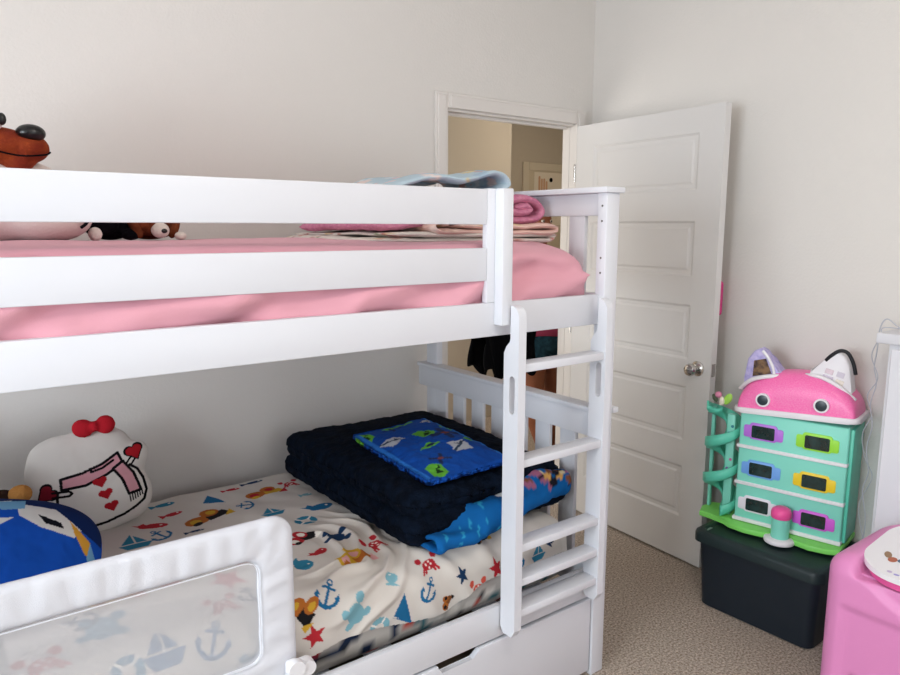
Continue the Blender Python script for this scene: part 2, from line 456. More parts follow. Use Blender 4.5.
# lamps in the two ceilings; the hall one is added, out of view
LAMPG = mat('lamp_glass', '#f6efe2', .4, .3)
def ceiling_lamp(x, y, z, r, label):
    t = thing('ceiling_lamp', label, 'lamp', (x, y, z))
    bm = BM(); lathe(bm, [(0, 0), (r*1.05, 0), (r*1.05, -.02), (0, -.02)], (x, y, z), 40); obj('lamp_base', bm, PLASTICW, t, 40)
    bm = BM(); lathe(bm, [(r, -.02), (r*.96, -.045), (r*.75, -.065), (r*.4, -.078), (0, -.082)], (x, y, z), 40); obj('lamp_shade', bm, LAMPG, t, 60)
struct('added_hall_window', win_frame('X', 3.0, 4.1, .5, 1.9, .92, .97), TRIM)  # unseen frame added around the hall fill light
ceiling_lamp(.9, .2, ZC, .17, 'round flush ceiling lamp in the middle of the bedroom ceiling')
ceiling_lamp(3.9, 3.55, 2.44, .13, 'small round flush ceiling lamp added unseen to light the hall beyond the doorway')

# ------------------------------------------------------------------ bunk bed
BX0, BX1 = -.25, 1.786
bunk = thing('bunk_bed', 'white wooden bunk bed with guard rails, ladder and slatted ends along the back wall', 'bunk bed', (.77, 2.0, 0))
def bp_(name, *a, bev=.003, m=BED, parent=None, extra=None):
    bm = BM(); box(bm, *a, bev, 2)
    if extra: box(bm, *extra, bev, 2)
    return obj(name, bm, m, parent or bunk, 30)
for xa, xb in ((1.727, 1.786), (-.25, -.191)):
    pf = bp_('post', xa, xb, 1.494, 1.533, 0, 1.632)
    bp_('post', xa+.018, xb-.010, 2.425, 2.50, 0, 1.632)
    for z in (1.592, 1.545, 1.43, 1.383):
        xs = xa-.0012 if xa > 0 else xb+.0012
        bm = BM(); cyl(bm, (xs, 1.513, z), (xs+(.002 if xa > 0 else -.002), 1.513, z), .0034, n=14); obj('screw', bm, SCREW, pf)
    xi = xa if xa > 0 else xa
    bp_('end_cap', xa-.016, xb+.014, 1.484, 2.512, 1.632, 1.65)
    bp_('end_rail', xa+.016, xa+.039, 1.533, 2.432, 1.562, 1.632)
    bp_('end_rail', xa+.016, xa+.039, 1.533, 2.432, 1.22, 1.315)
    bp_('end_rail', xa-.004, xa+.0175, 1.533, 2.53, .843, .926)
    bp_('end_rail', xa+.014, xa+.038, 1.533, 2.432, .29, .39)
    bp_('end_ledge', xa-.012, xb-.012, 1.533, 2.532, .926, .943, extra=(xb, xb+.026, 1.488, 1.60, .921, .940))
    for yc in (1.638, 1.98, 2.32): bp_('end_slat', xa+.02, xa+.037, yc-.034, yc+.034, 1.315, 1.562, bev=.002)
    for k in range(7):
        yc = 2.40-.1245*k
        bp_('end_slat', xa+.02, xa+.036, yc-.036, yc+.036, .39, .843, bev=.002)
for y0, y1 in ((1.515, 1.537), (2.462, 2.484)):
    bp_('side_rail', -.191, 1.727, y0, y1, 1.219, 1.315)
    bp_('side_rail', -.191, 1.727, y0-.009 if y0 < 2 else y0, y1-.009 if y0 < 2 else y1, .29, .392)
bp_('guard_rail', -.191, 1.262, 1.515, 1.537, 1.532, 1.628)
bp_('guard_rail', -.191, 1.262, 1.515, 1.537, 1.377, 1.468)
bp_('guard_post', 1.262, 1.332, 1.515, 1.537, 1.315, 1.630)
bp_('guard_post', 1.289, 1.327, 1.480, 1.515, 1.252, 1.630)
for k in range(9):
    x = -.08+k*.2
    bp_('bed_slat', x, x+.08, 1.537, 2.462, 1.245, 1.265, bev=.002)
    bp_('bed_slat', x, x+.08, 1.537, 2.462, .31, .33, bev=.002)
# ladder
ladder = BM(); 
def prism_hole(outer, holes, axis, a0, a1):
    bm = BM()
    def mk(p): return Vector((a0, p[0], p[1])) if axis == 'X' else (Vector((p[0], a0, p[1])) if axis == 'Y' else Vector((p[0], p[1], a0)))
    es = []
    for loop in [outer]+holes:
        vs = [bm.verts.new(mk(p)) for p in loop]
        for i in range(len(vs)): es.append(bm.edges.new((vs[i], vs[(i+1) % len(vs)])))
    bmesh.ops.triangle_fill(bm, use_beauty=True, edges=es)
    d = a1-a0
    vec = Vector((d, 0, 0)) if axis == 'X' else (Vector((0, d, 0)) if axis == 'Y' else Vector((0, 0, d)))
    r = bmesh.ops.extrude_face_region(bm, geom=list(bm.faces))
    bmesh.ops.translate(bm, verts=[g for g in r['geom'] if isinstance(g, bmesh.types.BMVert)], vec=vec)
    return bm
lad = bpy.data.objects.new('ladder', None); COL.objects.link(lad); lad.parent = bunk; ORG[lad] = ORG[bunk]
def arc(cx, cy, r, a0, a1, n=6): return [(cx+r*math.cos(math.radians(a0+(a1-a0)*k/n)), cy+r*math.sin(math.radians(a0+(a1-a0)*k/n))) for k in range(n+1)]
YS0, YS1 = 1.440, 1.5025
outer = [(YS0+.014, .312), (YS1-.012, .312), (YS1, .33), (YS1, 1.17)]+[(YS1-.010, 1.19), (1.478, 1.205), (1.4755, 1.215)]+[(1.4755, 1.308)]+arc(1.4755, 1.273, .0355, 90, 180, 8)[1:]+[(YS0, .335)]
slot = arc(1.466, 1.096, .0115, 0, 180, 8)+arc(1.466, 1.008, .0115, 180, 360, 8)
for xa in (1.318, 1.681):
    obj('stile', prism_hole(outer, [slot], 'X', xa, xa+.028), BED, lad, 30)
for z in (1.127, .845, .586, .478, .380):
    bm = BM(); box(bm, 1.346, 1.681, 1.444, 1.500, z-.009, z+.015, .003, 2); obj('rung', bm, BED, lad, 30)
# trundle drawer
dr = thing('trundle_drawer', 'white trundle drawer on the carpet under the lower bunk, with a dark hand notch', 'drawer', (.77, 2.0, 0))
nx0, nx1 = 1.085, 1.225
fr = [(-.185, .018), (1.722, .018), (1.722, .283), (nx1+.012, .283), (nx1-.012, .258), (nx0+.012, .258), (nx0-.0, .283), (-.185, .283)]
bm = BM(); prism(bm, fr, 'Y', 1.500, 1.519, .003); obj('drawer_front', bm, BED, dr, 30)
bm = BM()
box(bm, -.17, 1.70, 1.519, 2.43, .05, .065); box(bm, -.17, 1.70, 2.415, 2.43, .065, .24); box(bm, -.17, -.155, 1.519, 2.415, .065, .24); box(bm, 1.685, 1.70, 1.519, 2.415, .065, .24)
obj('drawer_box', bm, mat('drawer_wood', '#8a7c6c', .7, .2), dr)
for x in (-.05, 1.55):
    for y in (1.62, 2.3):
        bm = BM(); cyl(bm, (x-.012, y, .024), (x+.012, y, .024), .0235, n=20); obj('caster', bm, mat('caster', '#2a2a2a', .5), dr, 40)
# ------------------------------------------------------------------ upper mattress with its pink fitted sheet
def sm(a, b, t):
    t = max(0, min(1, (t-a)/(b-a))); return t*t*(3-2*t)
um = thing('mattress', 'upper bunk mattress in a plain pink fitted sheet', 'mattress', (.76, 2.0, 1.265))
cx, cy, cz = .787, 2.0, 1.371
def uw(x, y, z):
    X = x+cx; Y = y+cy
    # wrinkles: long shallow diagonal creases, strongest down the sides
    n = fbm((X*1.5+z*5, Y*2.2-z*3, z*9), 2.1, 3)
    side = sm(.40, .455, abs(y))
    d = .010*n*(1-.2*side)+side*.019*math.sin((X*1.0-z*3.2)*16+3*fbm((X, Y, z), 3))*(.4+.6*fbm((X, 1, 0), 4)+.3)
    k = 1+0*d
    Z = z+cz+ (.012*sm(-.02, .1, z)*math.cos(y*3.2)) + (.006*fbm((X, Y, 3), 3.0) if z > 0 else 0)
    # corner tucks at the foot end
    e = sm(.80, .955, x)
    Yo = Y+(d if y > 0 else -d)*side
    return (X+.006*n*sm(.85, .95, abs(x)), Yo, Z - (.050*e*e+.03*sm(.25, .46, -y)*sm(.5, .95, x))*sm(-.02, .1, z))
bm, raw = soft_box(.950, .464, .106, .07, .014, uw)
obj('fitted_sheet', bm, PINKSH, um, 0)
bm, raw = soft_box(.85, .40, .07, .03, .06, lambda x, y, z: (x+cx-.05, y+cy, z+cz-.03)); obj('mattress_core', bm, mat('ticking', '#e3dfda', .9), um, 0)

# ------------------------------------------------------------------ lower mattress and its nautical bed sheet
lm = thing('mattress', 'lower bunk mattress under the nautical sheet, dark printed border showing above the rail', 'mattress', (.76, 2.0, .332))
bm, raw = soft_box(.93, .428, .105, .05, .02, lambda x, y, z: (x+.76, y+2.01, z+.438))
me_ = obj('mattress_core', bm, PRINT, lm, 0)
P = np.array([v.co for v in me_.data.vertices])+np.array(ORG[lm])
pt = Paint(P[:, 0], P[:, 2], '#b9b4ae')
rs = random.Random(3)
for k in range(90):
    x = -.15+k*.021+rs.uniform(-.01, .01); z = rs.uniform(.34, .46); w_ = rs.uniform(.012, .03)
    pt.frame(x, z, w_, rs.uniform(.008, .02), rs.uniform(-.6, .6)); pt.ell(0, 0, 1, 1, rs.choice(['#1c1f26', '#22262e', '#a8272c', '#d8d3cc', '#3b6f78', '#e6e1da', '#1d2b45', '#c04a3c']))
set_cols(me_.data, pt.C)

TOP, YW, R = .572, 2.485, .085
YFR = 1.572            # front edge of the sheet
T0 = YW-(YFR+R); T1 = T0+PI/2*R
XE = 1.675; S0 = XE-.07; S1 = S0+PI/2*.07
def fold(x, y):
    """height of the pulled folds that run out from under the navy blanket"""
    z = 0
    C = (.80, 1.86)
    d = math.hypot(x-C[0], (y-C[1])*.9); a = math.atan2(y-C[1], x-C[0])
    m = sm(.07, .15, d)*(1-sm(.30, .42, d))*sm(-2.0, -1.3, a)*(1-sm(.35, .95, a))
    ph = d*105+6.5*fbm((x, y, 0), 3.4, 3)+a*2.6
    z += m*(.0185*(.5+.5*math.sin(ph))**2.2)*(.65+.5*fbm((x, y, 8), 4, 2))
    # second set spreading towards the front right
    m2 = sm(.98, 1.12, x)*(1-sm(1.45, 1.62, x))*(1-sm(1.68, 1.80, y))
    z += m2*.012*(.5+.5*math.sin((x*1.0+y*.6)*48+2*fbm((x, y, 2), 4, 2)))**2
    # gentle loose swells everywhere
    z += .007*fbm((x, y, 5), 3.2, 3)+.0035*fbm((x+y*.5, y, 9), 9, 2)
    z += .03*sm(.0, .45, y-1.95)*.35
    return z
step = .0027
xs = np.arange(.08, S1+.10, step); ts = np.arange(0, T1+.10, step)
verts = []; uvs = []
for t in ts:
    for s in xs:
        # across the bed
        if t < T0: y = YW-t; dz = 0; ny = 0; nz = 1
        elif t < T1: a = (t-T0)/R; y = YFR+R-R*math.sin(a); dz = R*(1-math.cos(a)); ny = -math.sin(a); nz = math.cos(a)
        else: y = YFR; dz = R+(t-T1); ny = -1; nz = 0
        if s < S0: x = s; dx = 0; nx_ = 0; nzx = 1
        elif s < S1: a = (s-S0)/.07; x = S0+.07*math.sin(a); dx = .07*(1-math.cos(a)); nx_ = math.sin(a); nzx = math.cos(a)
        else: x = XE; dx = .07+(s-S1); nx_ = 1; nzx = 0
        f = fold(x, YW-t if t < T1+.1 else y)
        hem = .0
        z = TOP-max(dz, dx)-.25*min(dz, dx)
        # side drape hangs a little loose and wavy
        wv = sm(.03, .13, dz)*.008*math.sin(s*19+2*fbm((s, t, 1), 3, 2))
        verts.append((x+f*nx_*.5, y+f*ny*.8-wv*0+ (abs(wv) if False else -max(0, wv)*.6), z+f*max(nz, .15)*max(nzx, .15)))
        uvs.append((s, t))
nx_, nt_ = len(xs), len(ts)
# the hem rises unevenly along the front
faces = []
for j in range(nt_-1):
    for i in range(nx_-1):
        t_hem = T1+.080+.018*math.sin(xs[i]*5.0+.6)+.010*math.sin(xs[i]*13)-.055*sm(1.15, 1.4, xs[i])
        if ts[j] > t_hem: continue
        if xs[i] > S1+.075 : continue
        a = j*nx_+i; faces.append((a, a+1, a+nx_+1, a+nx_))
me = bpy.data.meshes.new('bed_sheet')
me.from_pydata(verts, [], faces); me.update()
U = np.array([u for u, _ in uvs]); V = np.array([-t for _, t in uvs])
pt = Paint(U, V, '#cdc7c0')
BL, NV, TE, LT, RD, CO, YE, OR, BK = '#1f628e', '#183456', '#2f7a98', '#79a9b6', '#ae2a33', '#cc5546', '#c9a034', '#ad652c', '#1b1a1d'
def tt(y): return -(YW-y)
def tf(z):         # height on the front drape -> v
    d = TOP-z
    return -(T0+R*math.acos(max(-1, min(1, 1-d/R)))) if d < R else -(T1+d-R)
# (motif, x, v, half width, half height, rotation, colours)
prints = [
 ('fish', .596, tt(2.44), .045, .03, .1, TE), ('sail', .749, tt(2.385), .038, .045, -.2, BL), ('fish', .833, tt(2.434), .035, .022, 0, RD), ('fish', .924, tt(2.462), .045, .02, 0, NV),
 ('toys', .921, tt(2.344), .075, .05, .1, OR, YE, RD), ('crab', 1.027, tt(2.365), .035, .032, 0, RD), ('anchor', .822, tt(2.269), .04, .03, 1.2, BL), ('boat', .879, tt(2.173), .042, .035, 0, TE),
 ('fish', .599, tt(2.339), .04, .026, .2, RD), ('toys', .685, tt(2.255), .085, .055, .35, OR, BK, YE), ('whale', .516, tt(2.283), .055, .03, -.3, RD), ('anchor', .525, tt(2.205), .036, .036, .5, BL), ('fish', .622, tt(2.167), .032, .016, 0, NV),
 ('fish', 1.034, tt(2.237), .026, .022, 0, LT), ('whale', 1.023, tt(2.12), .055, .034, .1, BL), ('ring', .946, tt(2.052), .038, .034, 0, TE), ('toys', .871, tt(1.937), .055, .05, .4, RD, BK, '#e9e4da'), ('turtle', .961, tt(1.87), .045, .042, 0, NV),
 ('whale', .87, tt(1.81), .034, .026, .5, RD), ('toys', .935, tt(1.725), .062, .062, .2, YE, OR, '#d8a0a0'), ('whale', .80, tt(1.775), .034, .050, -.4, TE), ('crab', 1.03, tt(1.76), .028, .045, .2, RD), ('fish', 1.115, tt(1.72), .02, .035, 1, NV),
 ('anchor', .797, tf(.556), .036, .04, -.6, BL), ('toys', .722, tf(.545), .042, .052, -.9, OR, BK, YE), ('fish', .99, tf(.545), .02, .034, 1.2, LT), ('turtle', .86, tf(.492), .045, .042, .6, LT), ('sail', 1.018, tf(.455), .036, .044, -.3, BL), ('ring', .935, tf(.425), .033, .030, .2, LT),
 ('star', .736, tf(.475), .033, .034, .2, RD), ('anchor', 1.101, tf(.487), .030, .036, -.5, BL), ('star', 1.223, tf(.492), .024, .033, .3, NV), ('crab', 1.12, tf(.55), .035, .03, .1, RD), ('star', 1.352, tf(.478), .025, .042, .3, RD), ('crab', 1.285, tf(.43), .032, .034, 0, CO), ('toys', 1.165, tf(.425), .026, .024, 1, OR, '#7a4a2a', BK),
 ('ring', 1.46, tf(.56), .03, .026, 0, TE), ('boat', 1.54, tf(.475), .036, .03, 0, TE), ('fish', 1.60, tf(.50), .02, .03, 1, NV), ('toys', 1.325, tf(.565), .04, .034, .3, OR, BK, YE), ('anchor', 1.44, tf(.47), .028, .034, .3, BL),
 ('anchor', .488, tf(.545), .044, .046, -.4, BL), ('boat', .375, tf(.56), .048, .055, 0, BL), ('turtle', .275, tt(1.76), .06, .075, 0, TE), ('crab', .14, tt(1.69), .05, .055, .2, RD), ('star', .60, tt(1.815), .05, .07, .3, RD), ('crab', .545, tt(1.70), .04, .05, 0, RD), ('whale', .46, tt(1.90), .04, .05, .2, RD),
 ('toys', .33, tt(1.905), .07, .06, .1, YE, OR, RD), ('anchor', .237, tt(1.82), .04, .04, 1.1, NV), ('ring', .295, tf(.54), .036, .04, 0, TE), ('fish', .69, tt(1.89), .04, .035, .2, RD), ('turtle', .743, tt(2.08), .035, .03, 0, TE), ('fish', .655, tt(2.03), .04, .03, 0, LT), ('star', .74, tt(1.97), .03, .035, 0, BL), ('whale', .55, tt(2.05), .05, .04, 0, NV),
 ('boat', .45, tt(2.2), .05, .05, 0, TE), ('anchor', .62, tt(1.71), .035, .04, 0, NV), ('fish', .40, tt(2.02), .045, .03, .4, RD), ('star', .18, tt(2.0), .04, .04, 0, BL), ('crab', .65, tf(.5), .034, .032, 0, RD), ('whale', .57, tf(.47), .04, .03, 0, TE), ('star', .2, tf(.5), .035, .035, 0, RD),
]
for p in prints:
    pt.frame(p[1], p[2], p[3], p[4], p[5]); getattr(pt, p[0])(*p[6:])
set_cols(me, pt.C)
sh = obj('bed_sheet', me, PRINT, None, 0)
tag(sh, 'white bed sheet printed with anchors, boats and sea animals on the lower bunk', 'bed sheet')

# ------------------------------------------------------------------ mesh bed guard clipped along the lower bunk
GY0, GY1 = 1.536, 1.558
gd = thing('bed_guard', 'white padded bed guard with see-through mesh panel along the lower bunk', 'bed guard', (.2, 1.547, .44))
gx0, gx1, gz0, gz1 = -.19, .674, .405, .838
out = rrect(gx0, gx1, gz0, gz1, .055, 8); inn = rrect(gx0+.09, gx1-.094, gz0+.075, gz1-.094, .03, 6)
bm = BM()
nO = 420
def resamp(P, n):
    P = [Vector((x, 0, z)) for x, z in P]; P.append(P[0]); L_ = [0]
    for a, b in zip(P, P[1:]): L_.append(L_[-1]+(b-a).length)
    o = []; k = 0
    for i in range(n):
        d = L_[-1]*i/n
        while L_[k+1] < d: k += 1
        t = (d-L_[k])/max(1e-9, L_[k+1]-L_[k]); o.append(P[k].lerp(P[k+1], t))
    return o
# match the two loops by direction from corresponding corners: sample both with equal counts from the same start
O = resamp(out, nO); I = resamp(inn, nO)
M_ = 12
rings = []
for q in range(M_+1):
    f = q/M_
    th = .013*(max(0, 1-(2*f-1)**4))**.5+.003
    rings.append((f, th))
def gv(i, f, s, th):
    p = O[i].lerp(I[i], f)
    # little gathers across the padding
    g = .0022*fbm((p.x*9 if abs(p.z-gz1) < .12 else p.x*2, p.z*9 if abs(p.x-gx1) < .12 else p.z*2, 4), 3.0, 2)
    g2 = .0016*math.sin((p.x if abs(p.z-gz1) < .09 else p.z)*95+3*fbm((p.x, p.z, 0), 6, 2))*(1-(2*f-1)**2)
    return bm.verts.new((p.x, 1.547+s*(th+g*1.0+g2), p.z))
F_ = [[gv(i, f, -1, th) for i in range(nO)] for f, th in rings]; B_ = [[gv(i, f, 1, th) for i in range(nO)] for f, th in rings]
for LIST in (F_, B_):
    for q in range(M_):
        for i in range(nO):
            j = (i+1) % nO; bm.faces.new((LIST[q][i], LIST[q][j], LIST[q+1][j], LIST[q+1][i]))
for q in (0, M_):
    for i in range(nO):
        j = (i+1) % nO; bm.faces.new((F_[q][i], F_[q][j], B_[q][j], B_[q][i]))
obj('padded_frame', bm, WHITEFAB, gd, 0)
bm = BM(); tube(bm, [(p.x, 1.532, p.z) for p in I[::6]], .0017, 6, closed=True, sub=2); obj('piping', bm, WHITEFAB, gd, 0)
MESHM = bpy.data.materials.new('mesh_netting'); MESHM.use_nodes = True
nt = MESHM.node_tree; nt.nodes.clear()
o_ = nt.nodes.new('ShaderNodeOutputMaterial'); mx = nt.nodes.new('ShaderNodeMixShader'); tr = nt.nodes.new('ShaderNodeBsdfTransparent'); df = nt.nodes.new('ShaderNodeBsdfDiffuse')
df.inputs['Color'].default_value = (.83, .84, .87, 1); mx.inputs['Fac'].default_value = .5
nt.links.new(tr.outputs[0], mx.inputs[1]); nt.links.new(df.outputs[0], mx.inputs[2]); nt.links.new(mx.outputs[0], o_.inputs['Surface'])
bm = BM(); vs = [bm.verts.new((p.x, 1.545+.002*math.sin(p.x*9), p.z)) for p in resamp(rrect(gx0+.085, gx1-.089, gz0+.070, gz1-.089, .03, 6), 160)]; bm.faces.new(vs)
obj('mesh_panel', bm, MESHM, gd)
bm = BM()
box(bm, .640, .668, 1.512, 1.545, .395, .462, .008, 3); cyl(bm, (.656, 1.498, .447), (.656, 1.515, .447), .022, .024, 24); cyl(bm, (.690, 1.503, .437), (.690, 1.53, .437), .019, .021, 24); box(bm, .664, .70, 1.515, 1.535, .40, .458, .006, 2)
obj('hinge_clip', bm, PLASTICW, gd, 40)

# ------------------------------------------------------------------ bedding on the lower bunk
# thick navy plush blanket, folded in layers
nvb = thing('plush_blanket', 'thick dark navy plush blanket folded on the lower bunk', 'blanket', (1.40, 2.03, .58))
def slab(cx, cy, cz, hx, hy, hz, r, step, amp, fs, seed, skew=0, sag=0, lift=None):
    def wf(x, y, z):
        n = fbm((x+seed, y, z*2), fs, 4); n2 = fbm((x, y+seed, z), fs*.35, 2)
        n3 = noise.noise(Vector((x*75+seed, y*75, z*75)))*.004+noise.noise(Vector((x*34, y*34+seed, z*34)))*.006
        sc = 1+amp*n/max(hz, .03)*.35
        X = x*(1+.03*n2)+skew*y; Y = y*(1+.03*n2)
        d = Vector((x/hx, y/hy, 0))
        Z = z*sc+amp*n2*(1 if z > 0 else .2)
        ed = max(abs(x)/hx, abs(y)/hy)
        Z -= sag*sm(.55, 1, ed)*(1 if z > 0 else .0)*hz
        if lift: Z += lift(x, y)
        q = Vector((x, y, z*4)).normalized()*n3
        return (cx+X+q.x+amp*.4*n*d.x, cy+Y+q.y+amp*.4*n*d.y, cz+Z+q.z)
    return soft_box(hx, hy, hz, r, step, wf)
bm, _ = slab(1.385, 2.045, .640, .325, .43, .056, .045, .0072, .014, 5, 1.0, skew=-.03, sag=.25); obj('lower_fold', bm, NAVY, nvb, 0)
bm, _ = slab(1.39, 2.045, .712, .322, .415, .052, .046, .0072, .014, 5, 4.0, skew=-.03, sag=.3); obj('upper_fold', bm, NAVY, nvb, 0)
# blue fleece with green and grey shapes lying on top
bm, raw = slab(1.345, 1.93, .782, .168, .28, .018, .0175, .005, .012, 5, 7.0, skew=.08, sag=1.0)
raw = np.array(raw)
fl = obj('fleece_blanket', bm, PRINT, None, 0)
pt = Paint(raw[:, 0], raw[:, 1], '#1149a0')
GR, GY = '#5fae3a', '#b8bec6'
for k, (x, y, w_, h_, r_, kind) in enumerate([(.03, .06, .045, .045, .2, 'g'), (-.10, .07, .05, .05, -.4, 'k'), (-.145, .20, .03, .07, 0, 'g'), (.06, -.12, .05, .06, .5, 'k'), (-.10, -.23, .035, .05, 0, 'g'), (-.02, -.06, .055, .035, .3, 'b'), (.09, .02, .05, .05, .7, 'x'), (.12, .2, .03, .03, 0, 'k'), (.02, .24, .08, .02, .1, 'g'), (.135, -.07, .03, .05, 0, 'b'), (-.03, .2, .03, .03, .6, 'x'), (.15, .1, .02, .05, 0, 'g'), (-.05, -.17, .03, .03, .3, 'x')]):
    pt.frame(x, y, w_, h_, r_)
    if kind == 'g': pt.poly([(-.8, -.6), (-.2, -.9), (.8, -.5), (.9, .5), (.1, .9), (-.9, .6)], GR); pt.poly([(-.4, -.4), (.4, -.3), (.1, .3)], '#123018'); pt.poly([(.2, .2), (.6, .1), (.5, .6)], '#123018')
    elif kind == 'k': pt.poly([(-1, -.2), (.1, .9), (1, .3), (.0, -.9)], GY); pt.line([(-.8, -.1), (.8, .2)], .1, '#33445c'); pt.poly([(.1, .1), (.5, .3), (.2, .5)], '#33445c')
    elif kind == 'b': pt.poly([(-1, 0), (.2, .8), (1, -.1), (.1, -.3)], GR); pt.ell(.1, .2, .35, .3, '#17284a')
    else: pt.line([(-.8, -.8), (.8, .8)], .22, '#20325a'); pt.line([(-.8, .8), (.8, -.8)], .22, '#20325a'); pt.ell(0, 0, .3, .3, '#6b3a3a')
for sx in (-.155, .155): pt.px(); pt.line([(sx, -.26), (sx, .26)], .008, '#2a72c8')
set_cols(fl.data, pt.C)
tag(fl, 'folded blue fleece with green and grey shapes on top of the navy blanket', 'blanket')

# bright blue quilted comforter, folded long and narrow along the front of the navy blanket
def ribbon(prof, y0, y1, th, ny=40, wob=.006, seed=0, taper=None, sub=6):
    """cloth folded along a side-view outline (x,z) and running from y0 to y1; returns bmesh of a thick sheet"""
    P = []
    N = len(prof)
    V_ = [Vector((x, z)) for x, z in prof]
    for i in range(N-1):
        p0 = V_[max(i-1, 0)]; p1 = V_[i]; p2 = V_[i+1]; p3 = V_[min(i+2, N-1)]
        for k in range(sub):
            t = k/sub; P.append(.5*((2*p1)+(p2-p0)*t+(2*p0-5*p1+4*p2-p3)*t*t+(3*p1-p0-3*p2+p3)*t**3))
    P.append(V_[-1])
    bm = BM(); m = len(P)
    nrm = []
    for i in range(m):
        d = (P[min(i+1, m-1)]-P[max(i-1, 0)]).normalized(); nrm.append(Vector((-d.y, d.x)))
    A = []; B = []
    for j in range(ny+1):
        y = y0+(y1-y0)*j/ny; ra = []; rb = []
        e = min(1, min(j, ny-j)/2.2); e = math.sqrt(max(0, 1-(1-e)**2))*.85+.15
        for i in range(m):
            w1 = wob*fbm((P[i].x*3+seed, y*3, P[i].y*3), 2.2, 3)
            end = min(1, min(i, m-1-i)/1.5); h = th/2*e*(.25+.75*end)
            px = P[i].x+nrm[i].x*w1; pz = P[i].y+nrm[i].y*w1
            yy = y+.012*fbm((P[i].x*2, seed, P[i].y*8+j*0), 2, 2)
            hh = h*(1+.25*fbm((P[i].x*20, y*20, seed), 1.2, 2))
            ra.append(bm.verts.new((px+nrm[i].x*hh, yy, pz+nrm[i].y*hh))); rb.append(bm.verts.new((px-nrm[i].x*hh, yy, pz-nrm[i].y*hh)))
        A.append(ra); B.append(rb)
    for j in range(ny):
        for i in range(m-1):
            bm.faces.new((A[j][i], A[j][i+1], A[j+1][i+1], A[j+1][i])); bm.faces.new((B[j][i], B[j+1][i], B[j+1][i+1], B[j][i+1]))
    for j in range(ny):
        for i in (0, m-1): bm.faces.new((A[j][i], A[j+1][i], B[j+1][i], B[j][i]))
    for i in range(m-1):
        for j in (0, ny): bm.faces.new((A[j][i], A[j][i+1], B[j][i+1], B[j][i]))
    return bm
# its side view is (y,z): build along x by swapping axes
def ribbon_x(prof, x0, x1, th, **k):
    bm = ribbon(prof, x0, x1, th, **k)
    for v in bm.verts: v.co = Vector((v.co.y, v.co.x, v.co.z))
    return bm
bm = ribbon_x([(1.72, .610), (1.66, .605), (1.612, .598), (1.580, .602), (1.572, .628), (1.592, .645), (1.65, .648), (1.70, .655)], 1.118, 1.685, .030, ny=90, wob=.018, seed=3)
co_ = obj('comforter', bm, PRINT, None, 0)
for v in co_.data.vertices:
    x, y, z = v.co
    k = sm(1.10, 1.65, x)
    q = .58+.42*sm(1.1, 1.42, x)
    v.co = (x, 1.62+(y-1.62)*(.55+.45*q)+.04*(k-.35)-.012, .588+(z-.588)*q+.05*k*k+.010*math.sin(x*26+y*34)*sm(.6, .66, z))
P = np.array([v.co for v in co_.data.vertices])
pt = Paint(P[:, 0], P[:, 1]*.6+P[:, 2], '#0f5b9c')
rs = random.Random(5); u0_, v0_ = P[:, 0], pt.V
for k in range(26):
    x = 1.15+rs.random()*.33; v_ = pt.V.min()+rs.random()*(pt.V.max()-pt.V.min())
    pt.frame(x, v_, .02, .012, .8); pt.line([(-.8, -.5), (0, .5), (.1, -.3), (.9, .6)], .16, '#2b8fb8')
pt.px(); m = pt.U > 1.50; 
vm = np.median(pt.V[m])
for k in range(34):
    pt.frame(rs.uniform(1.51, 1.69), rs.uniform(vm-.02, pt.V[m].max()), rs.uniform(.008, .02), rs.uniform(.008, .016), rs.uniform(0, 3)); pt.ell(0, 0, 1, 1, rs.choice(['#c98a3e', '#1a1b24', '#d9a75c', '#7a4a34', '#d8c9a0', '#1a1b24', '#9c5f7c']))
pt.frame(1.43, np.median(v0_)+.05, .02, .02); pt.ell(0, 0, 1, 1, '#dfe3e6')
set_cols(co_.data, pt.C)
tag(co_, 'bright blue comforter folded in a strip below the navy blanket, behind the ladder', 'comforter')

# ------------------------------------------------------------------ folded blankets on the upper bunk
def fabric_cols(o, fn):
    P = np.array([v.co for v in o.data.vertices]); set_cols(o.data, fn(P))
def floral(base, cols, seed, n=140, size=(.012, .03), bx=(.8, 1.75), by=(1.65, 2.4)):
    def f(P):
        pt = Paint(P[:, 0]+P[:, 2]*.8, P[:, 1]+P[:, 2]*.6, base); r_ = random.Random(seed)
        u0, u1, v0, v1 = pt.U.min(), pt.U.max(), pt.V.min(), pt.V.max()
        for k in range(n):
            pt.frame(r_.uniform(u0, u1), r_.uniform(v0, v1), r_.uniform(*size), r_.uniform(*size), r_.uniform(0, 6))
            c = r_.choice(cols); 
            if r_.random() < .5: pt.star(c, 6, .6); pt.ell(0, 0, .3, .3, r_.choice(cols))
            else: pt.ell(0, 0, 1, .6, c)
        return pt.C
    return f
Z0 = 1.472
bm = ribbon([(1.02, Z0+.016), (1.2, Z0+.014), (1.5, Z0+.012), (1.69, Z0+.012), (1.708, Z0+.020), (1.69, Z0+.030), (1.4, Z0+.028), (1.06, Z0+.032)], 1.70, 2.32, .018, ny=36, wob=.006, seed=1)
o = obj('quilt', bm, PRINT, None, 0); fabric_cols(o, floral('#dcd3cb', ['#c9968c', '#8f9a78', '#d5b98a', '#b9837c', '#e5ded6'], 1))
tag(o, 'thin cream floral quilt at the bottom of the blanket stack on the upper bunk', 'quilt', )
bm = ribbon([(1.262, Z0+.056), (1.24, Z0+.066), (1.212, Z0+.056), (1.235, Z0+.042), (1.3, Z0+.040), (1.5, Z0+.038), (1.685, Z0+.036), (1.718, Z0+.046), (1.69, Z0+.058), (1.5, Z0+.054), (1.32, Z0+.056)], 1.69, 2.30, .017, ny=36, wob=.006, seed=6)
